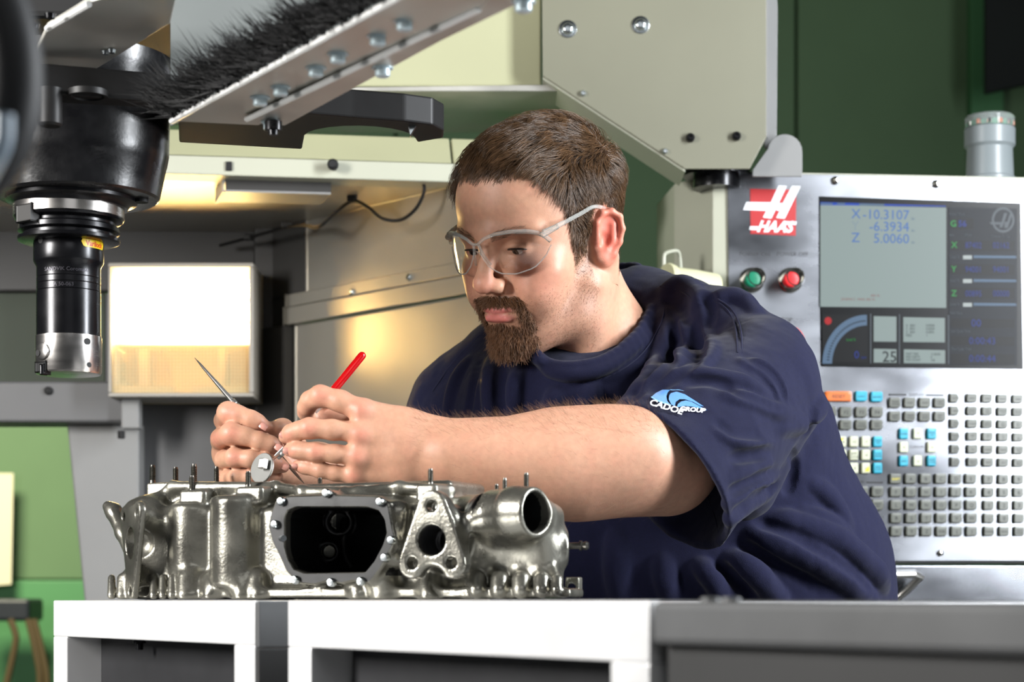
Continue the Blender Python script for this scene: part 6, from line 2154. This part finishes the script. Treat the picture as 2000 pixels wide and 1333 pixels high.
# some wisps that stand off
# beard
gmv = goatee(HL[:, 0], HL[:, 1], HL[:, 2])
lipm = np.maximum(np.clip(1.25 - np.sqrt((HL[:, 0] / 0.021) ** 2 + ((HL[:, 2] + 0.0590) / 0.0042) ** 2), 0, 1), np.clip(1.25 - np.sqrt((HL[:, 0] / 0.020) ** 2 + ((HL[:, 2] + 0.0685) / 0.0056) ** 2), 0, 1))
ok = np.nonzero((gmv > 0.05) & (rng.random(len(gmv)) < gmv * 1.6) & (lipm < 0.25))[0]
NB = 4000
ri = rng.choice(ok, NB)
rb = HV[ri] + rng.normal(0, 0.0005, (NB, 3)); rl = HL[ri]
def bflow(p):
    q = hloc(p)
    side = np.sign(q[:, 0]) * np.clip(np.abs(q[:, 0]) / 0.02, 0, 1)
    up_ = q[:, 2] > -0.056
    return (side * np.where(up_, 0.9, 0.05))[:, None] * l3n + np.full(len(p), 0.15)[:, None] * f2n - np.where(up_, 0.8, 1.0)[:, None] * u3n
chinw = sstep(-rl[:, 2], 0.078, 0.105)
lb = (0.0058 + 0.0052 * chinw) * (0.6 + 0.7 * rng.random(NB))
gn = HD.grad(rb).astype(float)
K = 6
cur = [rb]
p = rb.copy()
jj = rng.normal(0, 0.28, (NB, 3))
ph = rng.random(NB) * 6.28
for i in range(1, K):
    d = bflow(p) + jj + gn * (0.55 - 0.08 * i) + np.sin(ph + i * 1.3)[:, None] * 0.22 * l3n
    d /= np.linalg.norm(d, axis=1, keepdims=True)
    p = p + d * (lb / (K - 1))[:, None]
    dist = HD.ev(p).astype(float)
    p = p + gn * np.maximum(0.0006 - dist, 0)[:, None]
    cur.append(p.copy())
strands('beard', rb, np.stack(cur, 1), 0.00030, 'beard_brown', person, 'brown goatee beard')
# brows, sideburns stubble, lashes
okb = np.nonzero(brow[hmask] > 0.3)[0]
NW = 170
ri = rng.choice(okb, NW); rw = HV[ri]; rl = HL[ri]
def wflow(p):
    q = hloc(p)
    return np.sign(q[:, 0])[:, None] * l3n + 0.35 * u3n - 0.2 * f2n
strands('eyebrows', rw, grow(rw, wflow, 4, np.full(NW, 0.006), np.full(NW, 0.0012), jit=0.25), 0.00016, 'hair_brown', person)
stv = sstep(-HL[:, 2], 0.03, 0.06) * sstep(HL[:, 1], 0.0, 0.02) + (hair_mask(HL[:, 0], HL[:, 1], HL[:, 2]) > -0.030) * (HL[:, 1] > 0.008) * (HL[:, 1] < 0.034) * 4.0
oks = np.nonzero((rng.random(len(stv)) < stv * 0.5) & (lipm < 0.1) & (HL[:, 2] > -0.125) & (HL[:, 2] < 0.02) & ~ez_)[0]
NS = 6000
ri = rng.choice(oks, NS); rs_ = HV[ri]
strands('stubble', rs_, grow(rs_, bflow, 3, np.full(NS, 0.0014), np.full(NS, 0.0006), jit=0.5), 0.00007, 'beard_brown', person)
# fine hair on the near forearm
am = (bv[:, 1] < 2.06) & (pix(bv)[:, 0] > 800) & (pix(bv)[:, 0] < 1300)
AV = bv[am]
NA = 2200
pa = pix(AV)
wgt = np.where(pa[:, 1] < 850, 1.0, 0.12)
wgt /= wgt.sum()
ri = rng.choice(len(AV), NA, p=wgt); ra_ = AV[ri]
AD = Sdf(); AD.pr = [t for t in bd.pr if t[1][1] < 2.06]
ga = AD.grad(ra_).astype(float)
p = ra_.copy(); cur = [p]
jj = rng.normal(0, 0.35, (NA, 3))
for i in range(1, 5):
    d = ga * 0.45 + jj + np.array([-0.8, -0.1, 0.25])
    d /= np.linalg.norm(d, axis=1, keepdims=True)
    p = p + d * (0.0030 * (0.6 + 0.6 * rng.random(NA)))[:, None]
    cur.append(p.copy())
strands('arm_hair', ra_, np.stack(cur, 1), 0.000055, 'arm_hair_brown', person)
# ---------------------------------------------------------------- safety glasses
m = bpy.data.materials.new('clear_lens'); MATS['clear_lens'] = m
m.use_nodes = True
nt = m.node_tree
nt.nodes.remove(nt.nodes['Principled BSDF'])
tr_ = nt.nodes.new('ShaderNodeBsdfTransparent'); tr_.inputs[0].default_value = (0.955, 0.96, 0.955, 1)
gl_ = nt.nodes.new('ShaderNodeBsdfGlossy'); gl_.inputs['Roughness'].default_value = 0.03
fr_n = nt.nodes.new('ShaderNodeFresnel'); fr_n.inputs[0].default_value = 1.5
mx_ = nt.nodes.new('ShaderNodeMixShader')
nt.links.new(fr_n.outputs[0], mx_.inputs[0]); nt.links.new(tr_.outputs[0], mx_.inputs[1]); nt.links.new(gl_.outputs[0], mx_.inputs[2])
nt.links.new(mx_.outputs[0], nt.nodes['Material Output'].inputs[0])
m2 = m.copy(); m2.name = 'clear_frame'; MATS['clear_frame'] = m2
for n in m2.node_tree.nodes:
    if n.type == 'BSDF_TRANSPARENT': n.inputs[0].default_value = (0.96, 0.965, 0.95, 1)
    if n.type == 'FRESNEL': n.inputs[0].default_value = 1.30
    if n.type == 'BSDF_GLOSSY': n.inputs['Roughness'].default_value = 0.12
nt2 = m2.node_tree
df = nt2.nodes.new('ShaderNodeBsdfDiffuse'); df.inputs[0].default_value = (0.85, 0.86, 0.82, 1)
mx2 = nt2.nodes.new('ShaderNodeMixShader'); mx2.inputs[0].default_value = 0.18
_o = nt2.nodes['Material Output']; _src = _o.inputs[0].links[0].from_socket
nt2.links.new(_src, mx2.inputs[1]); nt2.links.new(df.outputs[0], mx2.inputs[2]); nt2.links.new(mx2.outputs[0], _o.inputs[0])
sg = thing('safety_glasses', "clear wraparound safety glasses on the man's face", 'glasses', hd(0, 0.10, 0.0))
tl = [0.0035, 0.012, 0.025, 0.042, 0.058, 0.068, 0.0735]
tt_ = [0.0175, 0.0235, 0.0275, 0.0285, 0.0260, 0.0210, 0.0120]
tb_ = [0.0100, -0.0050, -0.0150, -0.0175, -0.0135, -0.0030, 0.0085]
def lens_f(l): return 0.1155 - 7.6 * l * l
for s in (1, -1):
    nu, nv = 22, 8
    vv = []; ff = []
    for i in range(nu + 1):
        l = tl[0] + (tl[-1] - tl[0]) * i / nu
        a, b_ = np.interp(l, tl, tt_), np.interp(l, tl, tb_)
        for j in range(nv + 1):
            u = b_ + (a - b_) * j / nv
            vv.append(hd(s * l, lens_f(l) - 3.0 * (u - 0.004) ** 2, u))
    for i in range(nu):
        for j in range(nv):
            k = i * (nv + 1) + j
            ff.append((k, k + 1, k + nv + 2, k + nv + 1))
    n = len(vv)
    MB().add(vv, ff, True).build('lens', 'clear_lens', sg)
    top = [hd(s * l, lens_f(l) + 0.0008, np.interp(l, tl, tt_) + 0.0008) for l in np.linspace(0.0, tl[-1], 18)]
    MB().tube(top, [0.0014 + 0.0011 * min(1, i / 12) for i in range(18)], 8).build('brow_frame', 'clear_frame', sg)
    low = [hd(s * l, lens_f(l) + 0.0002, np.interp(l, tl, tb_)) for l in np.linspace(tl[0], tl[-1], 16)]
    MB().tube(low, 0.0007, 6).build('lens_rim', 'clear_frame', sg)
    MB().tube([hd(s * 0.0035, 0.1150, 0.018), hd(s * 0.0065, 0.1130, 0.006), hd(s * 0.011, 0.108, -0.006)], [0.0012, 0.0016, 0.0012], 8).build('nose_pad', 'clear_frame', sg)
    tp = smooth_line([hd(s * 0.070, 0.0815, 0.024), hd(s * 0.0765, 0.062, 0.027), hd(s * 0.0815, 0.030, 0.0325), hd(s * 0.0835, 0.004, 0.036), hd(s * 0.0800, -0.022, 0.026), hd(s * 0.0765, -0.040, 0.004)], 6)
    MB().tube(tp, [0.0026] * 8 + [0.0021] * (len(tp) - 8), 8).build('temple', 'clear_frame', sg)
    MB().tube([hd(s * 0.0695, 0.084, 0.021), hd(s * 0.0765, 0.064, 0.0265)], [0.0034, 0.0030], 8).build('hinge', 'clear_frame', sg)

# ---------------------------------------------------------------- scriber in his right hand
mat('tool_silver', srgb(222, 220, 216), 0.34, 1.0, noise=0.1, nscale=60)
t = thing('scriber', 'double-ended steel scriber held like a pen in his right hand', 'tool', P(592, 943, 2.035))
s0_, s1_ = P(380, 699, 2.045), P(594, 945, 2.030)
ax_ = s1_ - s0_; Ls = ax_.length
rr = lambda n: S(n, 2.04)
prof = [(0, 0.0002), (Ls * 0.06, rr(2.2)), (Ls * 0.22, rr(4.0)), (Ls * 0.30, rr(4.6)), (Ls * 0.34, rr(4.8)), (Ls * 0.345, rr(6.4)), (Ls * 0.37, rr(6.8)), (Ls * 0.375, rr(5.6)), (Ls * 0.39, rr(7.2)), (Ls * 0.62, rr(7.2)), (Ls * 0.64, rr(5.0)), (Ls * 0.8, rr(4.2)), (Ls * 0.95, rr(2.6)), (Ls, 0.0003)]
MB().lathe(s0_, ax_, prof, 16).build('shaft', 'tool_silver', t)
for k in range(7):
    MB().lathe(s0_ + ax_ * (0.405 + 0.03 * k), ax_, [(0, rr(7.2)), (0.0004, rr(7.7)), (0.0016, rr(7.7)), (0.002, rr(7.2))], 16).build('grip_ring', 'tool_silver', t)

# ---------------------------------------------------------------- inspection mirror with red handle in his left hand
mat('red_plastic', srgb(176, 10, 16), 0.18, coat=0.5)
mat('mirror_back', srgb(150, 150, 147), 0.36, 1.0, noise=0.06, nscale=80)
t = thing('inspection_mirror', 'small round inspection mirror with a red handle held in his left hand', 'mirror', P(513, 915, 1.955))
h0, h1 = P(712, 689, 2.010), P(548, 889, 1.990)
ax_ = h1 - h0; Lh = ax_.length
rr = lambda n: S(n, 2.0)
MB().lathe(h0, ax_, [(0, 0.0003), (rr(1.5), rr(4)), (rr(4), rr(6.8)), (rr(8), rr(8)), (Lh * 0.50, rr(8)), (Lh * 0.52, rr(6.5))], 20).build('handle', 'red_plastic', t)
MB().lathe(h0 + ax_ * 0.50, ax_, [(0, rr(5)), (Lh * 0.10, rr(4.2)), (Lh * 0.46, rr(3.4)), (Lh * 0.47, rr(2))], 14).build('shaft', 'tool_silver', t)
jc = P(549, 886, 1.972)
MB().box(jc, Vector((0.7, 0, 0.7)) * 0.0062, Vector((0, 0.0028, 0)), Vector((-0.7, 0, 0.7)) * 0.0032, 0.0006).build('clamp', 'tool_silver', t)
MB().lathe(jc + Vector((0.002, -0.004, -0.001)), (0, -1, 0), [(0, 0.0022), (0.002, 0.0022), (0.0024, 0.001)], 12).build('screw', 'tool_silver', t)
MB().box(jc + Vector((0.001, 0.001, 0.004)), Vector((0.75, 0, 0.65)) * 0.0085, Vector((0, 0.0012, 0)), Vector((-0.65, 0, 0.75)) * 0.0012, 0.0003).build('clamp_leaf', 'black_satin', t)
mc = P(512.5, 915, 1.955)
mn = Vector((-0.62, -0.76, 0.22)).normalized()
MB().tube([jc, P(524, 904, 1.952)], S(2.2, 1.96), 8).build('link_rod', 'tool_silver', t)
bx_ = P(521, 906, 1.948)
e1_ = mn.cross(Vector((0, 0, 1))).normalized(); e2_ = mn.cross(e1_)
MB().box(mc + mn * 0.0036 + (bx_ - mc) * 0.75, e1_ * 0.0042, mn * 0.0028, e2_ * 0.0050, 0.0008).build('swivel_block', 'tool_silver', t)
MB().lathe(mc - mn * 0.0008, mn, [(0, S(30.0, 1.955)), (0.0004, S(30.6, 1.955)), (0.0016, S(30.6, 1.955)), (0.002, S(29.8, 1.955))], 40).build('mirror_disc', 'mirror_back', t)
text_mesh('stamp', 'ULLMAN\nU.S.A.', S(11, 1.955), mc + mn * 0.0016 - e2_ * 0.0 + Vector((-0.003, 0, -0.006)), -e1_ if e1_.x < 0 else e1_, Vector((0, 0, 1)) - mn * mn.z, 'mirror_back', t) if False else None
